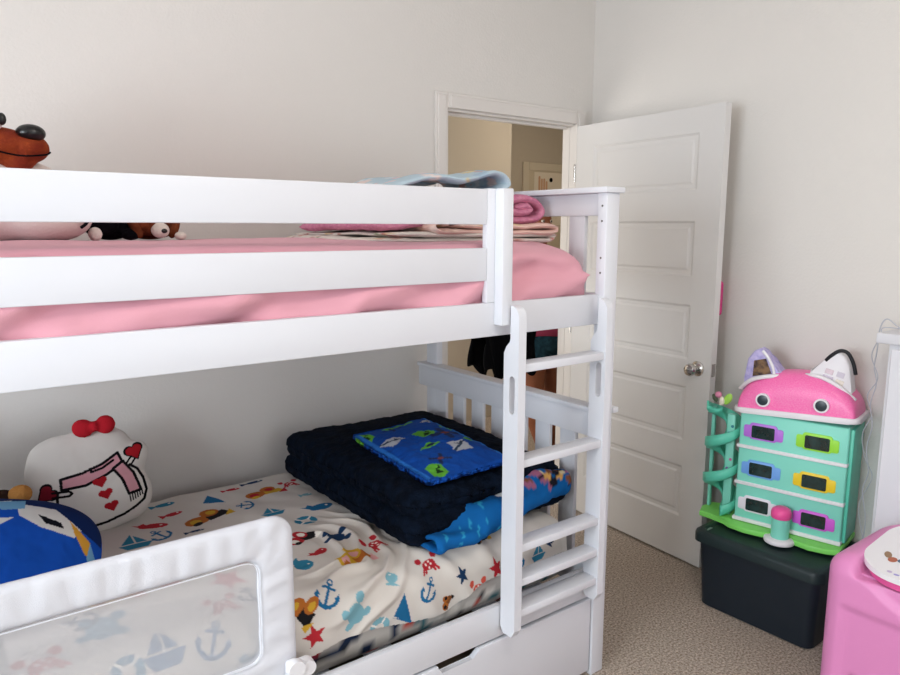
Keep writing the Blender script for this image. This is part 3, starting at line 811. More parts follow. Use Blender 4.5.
o = obj('blanket', bm, PRINT, None, 0); fabric_cols(o, floral('#e0bdb2', ['#e6cbbf', '#d9a89c', '#cdb48a', '#e9d5ca'], 2, 120))
tag(o, 'peach pink patterned blanket with a rolled edge in the upper bunk stack', 'blanket')
MAUVE = mat('mauve_knit', '#cf8aa2', .95, .08, mix='#bf7391', mscale=60, bump=.8, bscale=130)
bm = ribbon([(1.05, Z0+.056), (1.12, Z0+.058), (1.25, Z0+.068), (1.36, Z0+.080), (1.5, Z0+.076), (1.60, Z0+.072), (1.672, Z0+.082), (1.698, Z0+.110), (1.668, Z0+.140), (1.59, Z0+.146), (1.530, Z0+.130), (1.545, Z0+.104), (1.605, Z0+.097), (1.648, Z0+.109), (1.63, Z0+.124), (1.58, Z0+.120)], 1.735, 2.26, .026, ny=40, wob=.007, seed=9)
o = obj('knit_blanket', bm, MAUVE, None, 0)
tag(o, 'mauve pink knitted blanket rolled up at one end in the upper bunk stack', 'blanket')
bm = ribbon([(1.58, Z0+.172), (1.46, Z0+.130), (1.36, Z0+.116), (1.24, Z0+.106), (1.13, Z0+.094), (1.075, Z0+.104), (1.10, Z0+.130), (1.18, Z0+.172), (1.27, Z0+.203), (1.38, Z0+.216), (1.46, Z0+.210), (1.53, Z0+.222), (1.59, Z0+.234), (1.638, Z0+.222), (1.650, Z0+.196), (1.62, Z0+.180)], 1.86, 2.26, .020, ny=36, wob=.010, seed=12)
o = obj('baby_quilt', bm, PRINT, None, 0); fabric_cols(o, floral('#b9cdd8', ['#e3c9cb', '#d7dfe4', '#d8c79a', '#a9c0d2', '#e6d7d2', '#c9a3a0'], 4, 90, (.02, .05)))
tag(o, 'pale blue and pink patterned quilt heaped on top of the upper bunk stack', 'quilt')
# ------------------------------------------------------------------ plush toys and cushions
def plush(parts, vox=.007, it=6):
    """one closed soft body from overlapping ellipsoids (centre, radii[, rotation])"""
    bm = BM()
    for p in parts: ball(bm, p[0], p[1], p[2] if len(p) > 2 else None, 20, 14)
    return bm, vox, it
def plush_obj(name, parts, m, parent=None, vox=.007, it=6):
    bm, v, i = plush(parts, vox, it)
    o = obj(name, bm, m, parent, 0)
    r = o.modifiers.new('merge', 'REMESH'); r.mode = 'VOXEL'; r.voxel_size = v; r.use_smooth_shade = True
    s = o.modifiers.new('soften', 'SMOOTH'); s.factor = .5; s.iterations = i
    return o
def puffy(name, outline, thick, paint, m=PRINT, parent=None, nr=110, na=640, cen=(0, 0), power=2.4, base='#e6e2dc', crease=.004, place=None, seed=0):
    """stuffed cushion from a star-shaped outline, lying in its own x,z plane, front towards -y"""
    pts = [Vector((p[0]-cen[0], p[1]-cen[1])) for p in outline]
    # smooth closed outline, resampled by angle
    n = len(pts); cur = []
    for i in range(n):
        p0, p1, p2, p3 = pts[i-1], pts[i], pts[(i+1) % n], pts[(i+2) % n]
        for k in range(14):
            t = k/14; cur.append(.5*((2*p1)+(p2-p0)*t+(2*p0-5*p1+4*p2-p3)*t*t+(3*p1-p0-3*p2+p3)*t**3))
    an = np.array([math.atan2(p.y, p.x) for p in cur]); ra = np.array([p.length for p in cur]); o_ = np.argsort(an)
    an, ra = an[o_], ra[o_]
    th = np.linspace(-PI, PI, na, endpoint=False)
    rr_ = np.interp(th, np.concatenate([an-2*PI, an, an+2*PI]), np.concatenate([ra, ra, ra]))
    bm = BM(); uv = []
    def ring(f, s):
        row = []
        for t, r in zip(th, rr_):
            x = cen[0]+r*f*math.cos(t); z = cen[1]+r*f*math.sin(t)
            h = thick*(1-f**power)**.62 + (crease*fbm((x*8+seed, z*8, s*3), 1.5, 3)*(1-f*f))
            row.append(bm.verts.new((x, s*h, z))); uv.append((x, z, s))
        return row
    c0 = bm.verts.new((cen[0], -thick, cen[1])); uv.append((cen[0], cen[1], -1))
    fs = [1-(1-k/nr)**1.5 if False else math.sin(PI/2*k/nr)**.9 for k in range(1, nr+1)]
    front = [ring(f, -1) for f in fs]
    back = [ring(f, 1) for f in fs[:-1]]+[front[-1]]
    c1 = bm.verts.new((cen[0], thick, cen[1])); uv.append((cen[0], cen[1], 1))
    for LIST, c in ((front, c0), (back, c1)):
        for i in range(na):
            j = (i+1) % na; bm.faces.new((c, LIST[0][i], LIST[0][j]))
        for A, B in zip(LIST, LIST[1:]):
            for i in range(na):
                j = (i+1) % na; bm.faces.new((A[i], A[j], B[j], B[i]))
    uv = np.array(uv)
    o = obj(name, bm, m, parent, 0)
    pt = Paint(uv[:, 0], uv[:, 1], base); keep = pt.C.copy()
    if paint: paint(pt)
    pt.C[uv[:, 2] > 0] = keep[uv[:, 2] > 0]
    set_cols(o.data, pt.C)
    return o
# white cushion with scarf, hearts and bow: drawn in its own units (1 unit = 2.85 mm)
k_ = .00278
def cu(x, y): return ((x-85)*k_, (480-y)*k_)
ol = [(22, 458), (29, 440), (46, 430), (66, 427), (85, 423), (106, 423), (122, 432), (131, 444), (142, 447), (147, 458), (144, 471), (141, 481), (147, 498), (145, 516), (134, 530), (112, 538), (88, 542), (62, 537), (46, 524), (39, 509), (32, 499), (24, 490), (20, 474)]
cush = thing('cushion', 'white cushion with red hearts, pink scarf and red bow leaning on the wall, lower bunk', 'cushion', (.37, 2.40, .57), local=True)
cush.location = (.376, 2.385, .742); cush.rotation_euler = (math.radians(-13), 0, math.radians(-6))
def heart(pt, x, y, w_, h_, rot, col):
    pt.frame(*cu(x, y), w_, h_, rot); pt.ell(-.45, .35, .55, .55, col); pt.ell(.45, .35, .55, .55, col); pt.poly([(-.95, .15), (.95, .15), (0, -1)], col)
def paint_cush(pt):
    K, RDk, PK = '#0e0d10', '#a81c26', '#cf97a0'
    def L_(P, w_): pt.px(); pt.line([cu(*p) for p in P], w_, K)
    def Z2(P): return [(p[0]*.1778, 400+p[1]*.1778) for p in P]
    pt.px()
    L_(Z2([(700, 395), (745, 430), (775, 490), (790, 570), (770, 630), (720, 665), (650, 700), (540, 735), (430, 750)]), .0042)
    L_(Z2([(280, 530), (278, 600), (300, 650)]), .004)
    sc = Z2([(305, 425), (420, 405), (540, 365), (635, 308), (660, 376), (562, 434), (440, 482), (306, 490)])
    pt.poly([cu(*p) for p in sc], PK); L_(sc+[sc[0]], .0042)
    tl = Z2([(600, 405), (660, 365), (720, 450), (755, 565), (680, 578), (650, 480)])
    pt.px(); pt.poly([cu(*p) for p in tl], PK); L_(tl+[tl[0]], .0042); L_(Z2([(475, 405), (540, 390), (605, 352)]), .0036)
    for q in range(6): L_(Z2([(684+q*15, 578-q*3), (688+q*15, 628-q*6)]), .0022)
    heart(pt, 92.8, 485, .021, .017, .25, RDk); heart(pt, 97.4, 499, .021, .017, .25, RDk); heart(pt, 102.4, 513.5, .021, .017, .25, RDk)
    heart(pt, 131, 457, .031, .028, .35, K); heart(pt, 131, 457, .025, .022, .35, RDk)
    heart(pt, 39.5, 490, .029, .033, -.9, K); heart(pt, 39.5, 490, .023, .026, -.9, '#7d1a2a')
    L_(Z2([(255, 500), (345, 502), (362, 518), (345, 532), (255, 530)]), .0036); L_(Z2([(680, 385), (712, 345)]), .003); L_(Z2([(705, 400), (735, 362)]), .003)
puffy('cover', [cu(*p) for p in ol], .048, paint_cush, parent=cush, cen=cu(85, 482), base='#d9d4ce')
RIB = mat('red_felt', '#b5202c', .9, .1, bump=.4, bscale=300)
bx, bz = cu(92, 425)
o = plush_obj('bow', [((bx-.032, -.030, bz+.006), (.032, .02, .029), Matrix.Rotation(.25, 3, 'Y')), ((bx+.032, -.030, bz+.010), (.029, .02, .030), Matrix.Rotation(-.15, 3, 'Y')), ((bx, -.036, bz+.008), (.015, .02, .017))], RIB, cush, .005, 3)
# blue pillow in the near corner of the lower bunk
bpw = thing('pillow', 'bright blue pillow with white and yellow swirls behind the bed guard', 'pillow', (.06, 1.99, .57), local=True)
bpw.location = (.085, 2.02, .700); bpw.rotation_euler = (math.radians(-30), math.radians(12), math.radians(-8))
def paint_blue(pt):
    pt.px()
    W_, Y_, K, LB = '#dcdcd8', '#d9a23c', '#10131c', '#6fa6cc'
    pt.poly([(-.25, .06), (.0, .118), (.12, .105), (.24, .02), (.26, .2), (-.25, .2)], '#10275a')
    for P, c in (([(-.24, .075), (-.10, .125), (.02, .140), (.0, .118), (-.10, .10), (-.22, .055)], W_), ([(-.24, .075), (-.16, .105), (-.15, .09), (-.22, .055)], Y_), ([(-.22, .03), (-.06, .085), (.03, .09), (.0, .07), (-.08, .055), (-.2, .01)], W_), ([(-.22, .03), (-.11, .07), (-.1, .05), (-.2, .01)], Y_),
                 ([(.03, .13), (.12, .115), (.185, .06), (.17, .04), (.09, .065), (.04, .095)], W_), ([(.08, .10), (.135, .078), (.145, .062), (.10, .075)], K), ([(.155, .085), (.21, .03), (.225, -.02), (.2, .0), (.17, .05)], Y_), ([(.21, .03), (.235, -.03), (.225, -.06), (.205, -.01)], LB), ([(-.02, .135), (.05, .14), (.05, .115), (.0, .11)], LB)):
        pt.poly(P, c)
    for q in range(5): pt.line([(-.2+q*.012, -.02-q*.03), (-.06, .0-q*.028)], .0025, '#0f3f9a')
pl_ol = [(.245*math.copysign(abs(math.cos(a))**.75, math.cos(a)), .150*math.copysign(abs(math.sin(a))**.75, math.sin(a))) for a in [2*PI*k/28 for k in range(28)]]
puffy('cover', pl_ol, .10, paint_blue, parent=bpw, base='#1450b8', power=2.2, crease=.008, seed=4)
# brown bear tucked behind it
BRN = mat('brown_plush', '#3a2a22', .95, .1, bump=.8, bscale=180); TAN = mat('tan_plush', '#c58c4c', .95, .1, bump=.8, bscale=180)
br = thing('plush_bear', 'dark brown plush toy with a tan paw, half hidden behind the blue pillow', 'plush toy', (.06, 2.3, .58))
plush_obj('body', [((.03, 2.33, .68), (.09, .08, .10)), ((.05, 2.31, .79), (.065, .06, .06)), ((.0, 2.3, .845), (.022, .018, .022)), ((.10, 2.31, .842), (.02, .018, .02)), ((.12, 2.27, .765), (.05, .032, .03))], BRN, br)
plush_obj('paw', [((.172, 2.25, .778), (.031, .028, .027)), ((.155, 2.245, .789), (.012, .012, .012)), ((.176, 2.24, .795), (.012, .012, .012))], TAN, br, .005, 3)
plush_obj('muzzle', [((.065, 2.25, .775), (.028, .022, .02))], TAN, br, .005, 3)

# upper bunk
CRM = mat('cream_plush', '#e3d6d0', .92, .1, bump=.5, bscale=160); BLKP = mat('black_plush', '#0b0b10', .95, .08, bump=.9, bscale=150)
REDB = mat('russet_plush', '#7e2f1c', .85, .15, mix='#94411f', mscale=25, bump=.5, bscale=220); NOSE = mat('glossy_black', '#08080a', .3, .5)
FURB = mat('chestnut_fur', '#82452a', .95, .1, mix='#5e2f1d', mscale=40, bump=.9, bscale=140); FURW = mat('white_fur', '#e4dad2', .95, .1, bump=.8, bscale=140)
zt = 1.484
ws = thing('plush_toy', 'large cream white plush toy lying behind the upper bunk guard rail', 'plush toy', (.2, 2.13, zt))
plush_obj('body', [((.18, 2.16, zt+.108), (.185, .14, .112)), ((.275, 2.12, zt+.062), (.112, .12, .064)), ((.13, 2.2, zt+.15), (.12, .11, .075))], CRM, ws, .010, 8)
bm = BM(); tube(bm, [(.362, 2.045, zt+.078), (.362, 2.034, zt+.062), (.353, 2.024, zt+.048), (.340, 2.016, zt+.038)], .0042, 8); obj('stitched_eye', bm, BLKP, ws, 0)
plush_obj('ear', [((.392, 2.13, zt+.020), (.018, .02, .020))], CRM, ws, .005, 3)
dg = thing('plush_dog', 'russet plush dog with a big black nose above the guard rail of the upper bunk', 'plush toy', (.05, 2.36, zt))
plush_obj('body', [((-.13, 2.36, zt+.15), (.11, .085, .16)), ((-.05, 2.35, zt+.26), (.09, .08, .08)), ((.05, 2.33, zt+.325), (.115, .095, .10)), ((.205, 2.31, zt+.258), (.085, .07, .050)), ((.265, 2.305, zt+.256), (.060, .062, .042)), ((.25, 2.30, zt+.224), (.046, .05, .034), Matrix.Rotation(-.5, 3, 'Y'))], REDB, dg, .006, 5)
for y in (2.225, 2.42):
    plush_obj('ear', [((-.02, y, zt+.33), (.03, .02, .09))], mat('dark_russet', '#4a1d14', .9, .1, bump=.5), dg, .006, 4)
plush_obj('nose', [((.277, 2.272, zt+.293), (.037, .034, .024))], NOSE, dg, .004, 2)
bm = BM(); tube(bm, [(.322, 2.285, zt+.246), (.305, 2.255, zt+.236), (.25, 2.238, zt+.229), (.20, 2.236, zt+.236), (.15, 2.246, zt+.25)], .0024, 8); obj('mouth', bm, BLKP, dg, 0)
ey = BM(); ball(ey, (.192, 2.262, zt+.318), (.022, .016, .026)); e1 = obj('eye', ey, mat('eye_white', '#e8e4dc', .4), dg, 0)
ey = BM(); ball(ey, (.210, 2.250, zt+.322), (.011, .010, .016)); obj('pupil', ey, NOSE, e1, 0)
dg.scale = (.9, .9, .9); dg.location = (.05*.9, 2.36*.9, 1.486)
bc = thing('plush_cat', 'small black plush toy between the cream plush and the brown puppy, upper bunk', 'plush toy', (.47, 2.34, zt))
plush_obj('body', [((.475, 2.36, zt+.045), (.075, .06, .045)), ((.445, 2.30, zt+.055), (.045, .04, .042)), ((.52, 2.30, zt+.018), (.03, .025, .018)), ((.425, 2.30, zt+.095), (.012, .01, .016)), ((.465, 2.30, zt+.095), (.012, .01, .016))], BLKP, bc, .005, 3)
pp = thing('plush_puppy', 'brown and white plush puppy resting its chin on the pink sheet, upper bunk', 'plush toy', (.60, 2.33, zt))
plush_obj('body', [((.60, 2.40, zt+.045), (.09, .06, .045)), ((.578, 2.31, zt+.062), (.066, .05, .05))], FURB, pp, .005, 3)
plush_obj('muzzle', [((.598, 2.268, zt+.030), (.027, .028, .024)), ((.592, 2.275, zt+.07), (.012, .016, .035))], FURW, pp, .004, 3)
for s, x in ((-1, .535), (1, .645)): plush_obj('ear', [((x, 2.29, zt+.045), (.018, .018, .042), Matrix.Rotation(.25*s, 3, 'Y'))], FURB, pp, .005, 3)
for x in (.567, .617):
    bm = BM(); ball(bm, (x, 2.268, zt+.063), .007); obj('eye', bm, NOSE, pp, 0)
bm = BM(); ball(bm, (.603, 2.242, zt+.028), (.009, .006, .007)); obj('nose', bm, NOSE, pp, 0)
plush_obj('paw', [((.655, 2.26, zt+.013), (.018, .022, .013))], FURW, pp, .004, 3)

# ------------------------------------------------------------------ storage bin
BINM = mat('bin_plastic', '#16202a', .42, .4, bump=.05, bscale=60); LIDM = mat('bin_lid', '#1b2a2c', .45, .4, bump=.05, bscale=60)
bn = thing('storage_bin', 'dark grey plastic storage bin with lid on the carpet under the toy house', 'storage bin', (2.435, 1.315, 0), local=True)
bn.location = (2.425, 1.332, 0); bn.rotation_euler = (0, 0, math.radians(2.4))
def loft(bm, secs, cap0=True, cap1=True):
    R_ = [[bm.verts.new((x, y, z)) for x, y in P] for z, P in secs]
    for A, B in zip(R_, R_[1:]):
        n = len(A)
        for i in range(n):
            j = (i+1) % n; bm.faces.new((A[i], A[j], B[j], B[i]))
    if cap0: bm.faces.new(R_[0][::-1])
    if cap1: bm.faces.new(R_[-1])
bm = BM()
def rs_(i, r=.035): return rrect(i, .385-i*.6, -.255+i, .255-i, r, 8)
loft(bm, [(.002, rs_(.036)), (.008, rs_(.030)), (.15, rs_(.024)), (.286, rs_(.016))])
obj('tub', bm, BINM, bn, 35)
bm = BM()
loft(bm, [(.278, rs_(.004)), (.276, rs_(0, .04)), (.306, rs_(0, .04)), (.316, rs_(.004)), (.322, rs_(.012)), (.322, rs_(.028)), (.312, rs_(.036))], cap0=True)
bb_ = obj('lid', bm, LIDM, bn, 35)
for s in (-1, 1):
    bm = BM(); box(bm, .12, .26, .235*s+(-.012 if s < 0 else 0), .247*s+(.0 if s < 0 else .012), .24, .29, .006, 2); obj('handle', bm, BINM, bn, 35)
bm = BM(); box(bm, .045, .085, .212, .238, .3125, .3145); obj('label_tape', bm, mat('tape', '#8fa59b', .4), bn)

# ------------------------------------------------------------------ toy house on the bin
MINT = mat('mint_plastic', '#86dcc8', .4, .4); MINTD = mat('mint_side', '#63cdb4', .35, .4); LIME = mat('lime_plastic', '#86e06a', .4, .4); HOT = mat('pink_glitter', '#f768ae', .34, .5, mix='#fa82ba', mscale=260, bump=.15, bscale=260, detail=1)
WH = mat('toy_white', '#e9e6ea', .4, .4); GLS = mat('dark_pane', '#10211f', .15, .6, mix='#1d3a3a', mscale=30); LAV = mat('lavender_plastic', '#a79fd8', .4, .4, mix='#c9bfe8', mscale=60)
HA = math.atan2(-.359, .078)
th_ = thing('toy_house', 'mint green toy house with pink glitter roof and two turrets on the dark bin', 'toy house', (2.585, 1.508, .3225), HA, local=True)
W_, D_ = .392, .185
bm = BM()
pl = [(-.135, .13), (-.155, .06), (-.14, -.005), (-.08, -.012), (-.03, -.022), (-.005, -.05), (.06, -.064), (.125, -.060), (.15, -.045), (.16, -.03), (.23, -.03), (.245, -.05), (.30, -.064), (.36, -.055), (.40, -.035), (.405, .185), (0, .185), (-.06, .15)]
prism(bm, pl, 'Z', 0, .022, .004); obj('platform', bm, LIME, th_, 40)
bm = BM(); box(bm, 0, W_, 0, D_, .022, .478, .008, 3); obj('house_wall', bm, MINT, th_, 40)
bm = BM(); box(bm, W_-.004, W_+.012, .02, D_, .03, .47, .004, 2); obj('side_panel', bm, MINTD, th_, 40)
for z, hh in ((.024, .016), (.178, .014), (.330, .014)):
    bm = BM(); box(bm, -.006, W_+.002, -.007, D_, z, z+hh, .004, 2); obj('floor_band', bm, WH, th_, 40)
winc = [(.092, .406, '#b56fd8'), (.287, .404, '#9be03f'), (.092, .253, '#6fa3e6'), (.287, .250, '#f2cf2a'), (.088, .103, '#e6e0ea'), (.295, .100, '#d45fd6')]
for k, (x, z, c) in enumerate(winc):
    fm = mat('window_frame_%d' % k, c, .4, .4)
    bm = BM(); prism(bm, rrect(x-.074, x+.074, z-.027, z+.022, .008, 4), 'Y', -.004, .002, .001); prism(bm, rrect(x-.052, x+.052, z-.033, z+.034, .012, 4), 'Y', -.005, .002, .001)
    wf_ = obj('window_frame', bm, fm, th_, 40)
    bm = BM(); prism(bm, rrect(x-.043, x+.043, z-.026, z+.024, .006, 4), 'Y', -.0062, -.004); obj('pane', bm, GLS, wf_)
# lift tower between the lower windows
bm = BM(); lathe(bm, [(0, 0), (.055, 0), (.057, .006), (.055, .014), (.05, .018), (0, .018)], (.192, -.048, 0), 36); obj('tower_foot', bm, WH, th_, 40)
bm = BM(); lathe(bm, [(0, .018), (.033, .018), (.033, .098), (0, .098)], (.192, -.045, 0), 30); obj('tower', bm, MINT, th_, 40)
bm = BM(); lathe(bm, [(.035, .097), (.037, .101), (.037, .118), (.033, .130), (.022, .138), (0, .14)], (.192, -.045, 0), 30); obj('tower_cap', bm, mat('pink_cap', '#f0559f', .35, .4), th_, 40)
# roof
rf = bpy.data.objects.new('roof', None); COL.objects.link(rf); rf.parent = th_; ORG[rf] = Vector((0, 0, 0))
rf.location = (-.03, -.012, .472); rf.rotation_euler = (0, math.radians(-3.2), 0)
RW, RD_ = .452, .205
bm = BM(); prism(bm, rrect(0, RW, -.002, RD_, .035, 8), 'Z', 0, .022, .007, seg=3); obj('roof_rim', bm, WH, rf, 40)
bm = BM(); NA, NB = 60, 24
rows = []
for j in range(NB+1):
    v_ = j/NB*PI; yy = RD_/2-math.copysign(abs(math.cos(v_))**.72, math.cos(v_))*(RD_/2-.006)
    s_ = abs(math.sin(v_))**.55
    row = []
    for i in range(NA+1):
        a = PI*i/NA
        xx = RW/2-math.copysign(abs(math.cos(a))**.92, math.cos(a))*(RW/2-.012)*(.93+.07*s_)
        zz = .020+(abs(math.sin(a))**.85)*.152*(.06+.94*s_)
        row.append(bm.verts.new((xx, yy, zz)))
    rows.append(row)
for A, B in zip(rows, rows[1:]):
    for i in range(NA): bm.faces.new((A[i], A[i+1], B[i+1], B[i]))
for R_ in (rows[0], rows[-1]): bm.faces.new(R_)
obj('roof_dome', bm, HOT, rf, 60)
for x in (.118, .326):
    bm = BM(); lathe(bm, [(0, -.004), (.0265, -.004), (.0265, .03), (0, .03)], (x, 0, .060), 32, 'Y'); pw = obj('porthole_rim', bm, WH, rf, 40)
    bm = BM(); lathe(bm, [(0, -.007), (.012, -.007), (.020, -.005), (.0205, 0), (0, 0)], (x, 0, .060), 32, 'Y'); obj('porthole_pane', bm, mat('slate_pane', '#27353c', .35, .5), pw, 40)
def turret(x0, x1, ap, z0l, z0r, zt_, name, m):
    bw = x1-x0
    left = [(x0+bw*.0, z0l), (x0+bw*.04, z0l+.05), (ap-.045, zt_-.045), (ap-.02, zt_-.012), (ap, zt_-.002), (ap+.02, zt_-.014), (ap+.04, zt_-.05), (x1-bw*.03, z0r+.03), (x1, z0r)]
    bm = BM(); prism(bm, left, 'Y', .055, .125, .008, seg=3); t_ = obj(name, bm, m, rf, 45)
    return t_
tL = turret(.022, .172, .086, .082, .136, .256, 'turret', LAV)
bm = BM(); prism(bm, [(.062, .142), (.068, .206), (.112, .216), (.132, .158)], 'Y', .050, .056); obj('turret_pane', bm, mat('turret_glass', '#2a2028', .25, .5, mix='#8a6a48', mscale=45), tL)
bm = BM(); tube(bm, [(.145, .052, .145), (.138, .050, .185), (.12, .050, .222), (.10, .052, .247)], .006, 8); obj('turret_trim', bm, WH, tL, 0)
bm = BM(); tube(bm, [(.012, .06, .086), (.06, .035, .128), (.12, .030, .148), (.182, .06, .150)], .0085, 8); obj('turret_foot', bm, WH, tL, 0)
tR = turret(.266, .418, .366, .135, .066, .258, 'turret', WH)
k = 0
for (x, z, w2, h2) in ((.332, .156, .018, .010), (.338, .182, .014, .009), (.372, .142, .014, .010), (.376, .172, .013, .010)):
    bm = BM(); box(bm, x-w2, x+w2, .051, .056, z-h2, z+h2, .001, 1, rot=Matrix.Rotation(.3, 3, 'Y')); obj('turret_pane', bm, mat('pastel_pane_%d' % k, ['#cfc4d6', '#dcc9d2', '#e6dcd0', '#d3cbd8'][k], .3, .5), tR, None); k += 1
bm = BM(); tube(bm, [(.325, .060, .222), (.345, .055, .244), (.372, .055, .262), (.398, .055, .255), (.416, .058, .218), (.424, .060, .176)], .0068, 8); obj('band', bm, mat('black_band', '#15161c', .5), tR, 0)
bm = BM(); tube(bm, [(.256, .062, .160), (.31, .046, .160), (.37, .042, .132), (.425, .058, .080)], .0085, 8); obj('turret_foot', bm, WH, tR, 0)
# spiral slide
bm = BM(); N_ = 150; sec = [(.010, .002), (.028, -.006), (.052, -.006), (.064, .004), (.066, .022), (.073, .022), (.073, -.014), (.064, -.026), (.030, -.026), (.010, -.016)]
rows = []
for i in range(N_+1):
    a = 1.12*PI-i/N_*2*PI*2.75; z = .470-.425*i/N_
    rows.append([bm.verts.new((-.080+r*math.cos(a), .055+r*math.sin(a), z+dz)) for r, dz in sec])
for A, B in zip(rows, rows[1:]):
    for i in range(len(sec)): k = (i+1) % len(sec); bm.faces.new((A[i], A[k], B[k], B[i]))
bm.faces.new(rows[0][::-1]); bm.faces.new(rows[-1])
sl = obj('spiral_slide', bm, mat('teal_plastic', '#5fcbb0', .35, .4), th_, 0)
bm = BM(); box(bm, -.062, -.028, .03, .055, .022, .45, .006, 2); obj('slide_column', bm, MINT, sl, 40)
bm = BM(); box(bm, -.142, -.128, .075, .095, .022, .46, .003, 1); obj('slide_post', bm, MINT, sl, 40)
for k, (z, c) in enumerate(((.37, '#3a6fc0'), (.40, '#2f8f9a'), (.22, '#8a5aa8'), (.26, '#d06aa0'))):
    bm = BM(); cyl(bm, (-.050+.012*(k % 2), .030, z), (-.050+.012*(k % 2), .0285, z), .006, n=14); obj('sticker', bm, mat('sticker_%d' % k, c, .4), sl)
# little winged figure standing on the slide
fg = thing('toy_figure', 'tiny pink and lime green winged toy figure on top of the spiral slide', 'toy figure', (2.585, 1.508, .3225), HA, local=True)
zf = .481
bm = BM(); ball(bm, (-.088, .03, zf+.018), (.011, .009, .018)); ball(bm, (-.093, .03, zf+.004), (.006, .008, .004)); obj('body', bm, mat('toy_cream', '#e8e2cf', .5), fg, 0)
bm = BM(); ball(bm, (-.102, .028, zf+.043), (.014, .012, .013)); obj('head', bm, mat('toy_pink', '#d98aa8', .5), fg, 0)
bm = BM(); ball(bm, (-.066, .036, zf+.028), (.015, .005, .026), Matrix.Rotation(.5, 3, 'Y')); obj('wing', bm, mat('toy_lime', '#a8e05a', .5), fg, 0)
bm = BM(); ball(bm, (-.118, .034, zf+.026), (.010, .005, .018), Matrix.Rotation(-.5, 3, 'Y')); obj('wing', bm, mat('toy_olive', '#4d5a44', .5), fg, 0)

# ------------------------------------------------------------------ pink play chest with a white top
PKP = mat('pink_plastic', '#e08cc0', .42, .4, bump=.08, bscale=70); PKD = mat('deep_pink', '#e2589a', .4, .4)
tb = thing('toy_chest', 'pink moulded plastic toy chest with white top plate at the right edge of the carpet', 'toy chest', (2.36, .5, 0))
def sbox(x0, x1, y0, y1, z0, z1, r, step=.02):
    cx_, cy_, cz_ = (x0+x1)/2, (y0+y1)/2, (z0+z1)/2
    bm, _ = soft_box((x1-x0)/2, (y1-y0)/2, (z1-z0)/2, r, step, lambda x, y, z: (cx_+x, cy_+y, cz_+z)); return bm
X0, X1, Y0_, Y1_, ZT = 2.115, 2.60, .06, .935, .562
def ptop(x): return .535+(x-2.12)*.11
bm, _ = soft_box((X1-X0)/2, (Y1_-Y0_)/2, ZT/2, .06, .0115, lambda x, y, z: ((X0+X1)/2+x, (Y0_+Y1_)/2+y, ZT/2+z))
for v in bm.verts:
    x, y, z = v.co
    # ends draw in a little towards the carpet, and the back corners are rounded off
    if y > .6: v.co.y -= .018*(1-sm(.0, .55, z))*0+.06*sm(X1-.16, X1, x)**2
    if x < X0+.035:
        m_ = (1-sm(Y1_-.068, Y1_-.056, y))*sm(Y0_+.056, Y0_+.068, y)
        v.co.x += .010*m_*(1-sm(.405, .416, z))                       # sunk lower panel
        v.co.x += .05*m_*(1-sm(Y1_-.105, Y1_-.09, y))*(1-sm(.185, .2, z))   # opening under it
        d = math.hypot((y-.47)/.40, (z-.60)/.19)
        v.co.x += .012*(1-sm(.93, 1.0, d))*sm(.43, .45, z)             # curved knee recess under the plate
    if z > ZT-.05:
        m_ = (1-sm(Y1_-.092, Y1_-.078, y))*sm(Y0_+.10, Y0_+.115, y)*(1-sm(X1-.10, X1-.085, x))
        v.co.z = v.co.z*(1-m_)+min(v.co.z, ptop(x)-.026)*m_
obj('chest_body', bm, PKP, tb, 0)
def tilted(bm):
    for v in bm.verts: v.co.z += ptop(v.co.x)
    return bm
bm = BM(); prism(bm, rrect(X0+.008, X1-.10, Y0_+.108, Y1_-.090, .11, 10), 'Z', -.02, .0, .003); obj('plate_bed', tilted(bm), PKD, tb, 40)
bm = BM(); prism(bm, rrect(X0+.004, X1-.10, Y0_+.10, Y1_-.070, .125, 12), 'Z', .0, .016, .006, seg=3); tp = obj('top_plate', tilted(bm), mat('white_top', '#edebee', .35, .4), tb, 40, label='white rounded top plate')
for k, (x, y, a, b2, c, r_) in enumerate(((2.235, .805, .020, .010, '#9a7a5c', .4), (2.215, .785, .016, .012, '#b5654a', 0), (2.225, .760, .012, .016, '#5c6f8a', .8), (2.205, .745, .022, .012, '#d8a05a', .2), (2.19, .715, .024, .014, '#caa06a', .5), (2.145, .765, .006, .007, '#c9b8d8', 0), (2.140, .745, .005, .008, '#a9a0d8', 0), (2.136, .722, .008, .010, '#5f6fd0', 0), (2.133, .700, .007, .010, '#5f6fd0', 0))):
    bm = BM(); n_ = 14
    bm.faces.new([bm.verts.new((x+a*math.cos(2*PI*i/n_)*math.cos(r_)-b2*math.sin(2*PI*i/n_)*math.sin(r_), y+a*math.cos(2*PI*i/n_)*math.sin(r_)+b2*math.sin(2*PI*i/n_)*math.cos(r_), .0164)) for i in range(n_)])
    obj('sticker', tilted(bm), mat('plate_sticker_%d' % k, c, .5), tp)
bm = BM(); box(bm, X0+.056, X0+.066, .3, .822, .0, .175, .003, 1); obj('kick_panel', bm, WH, tb, 30)

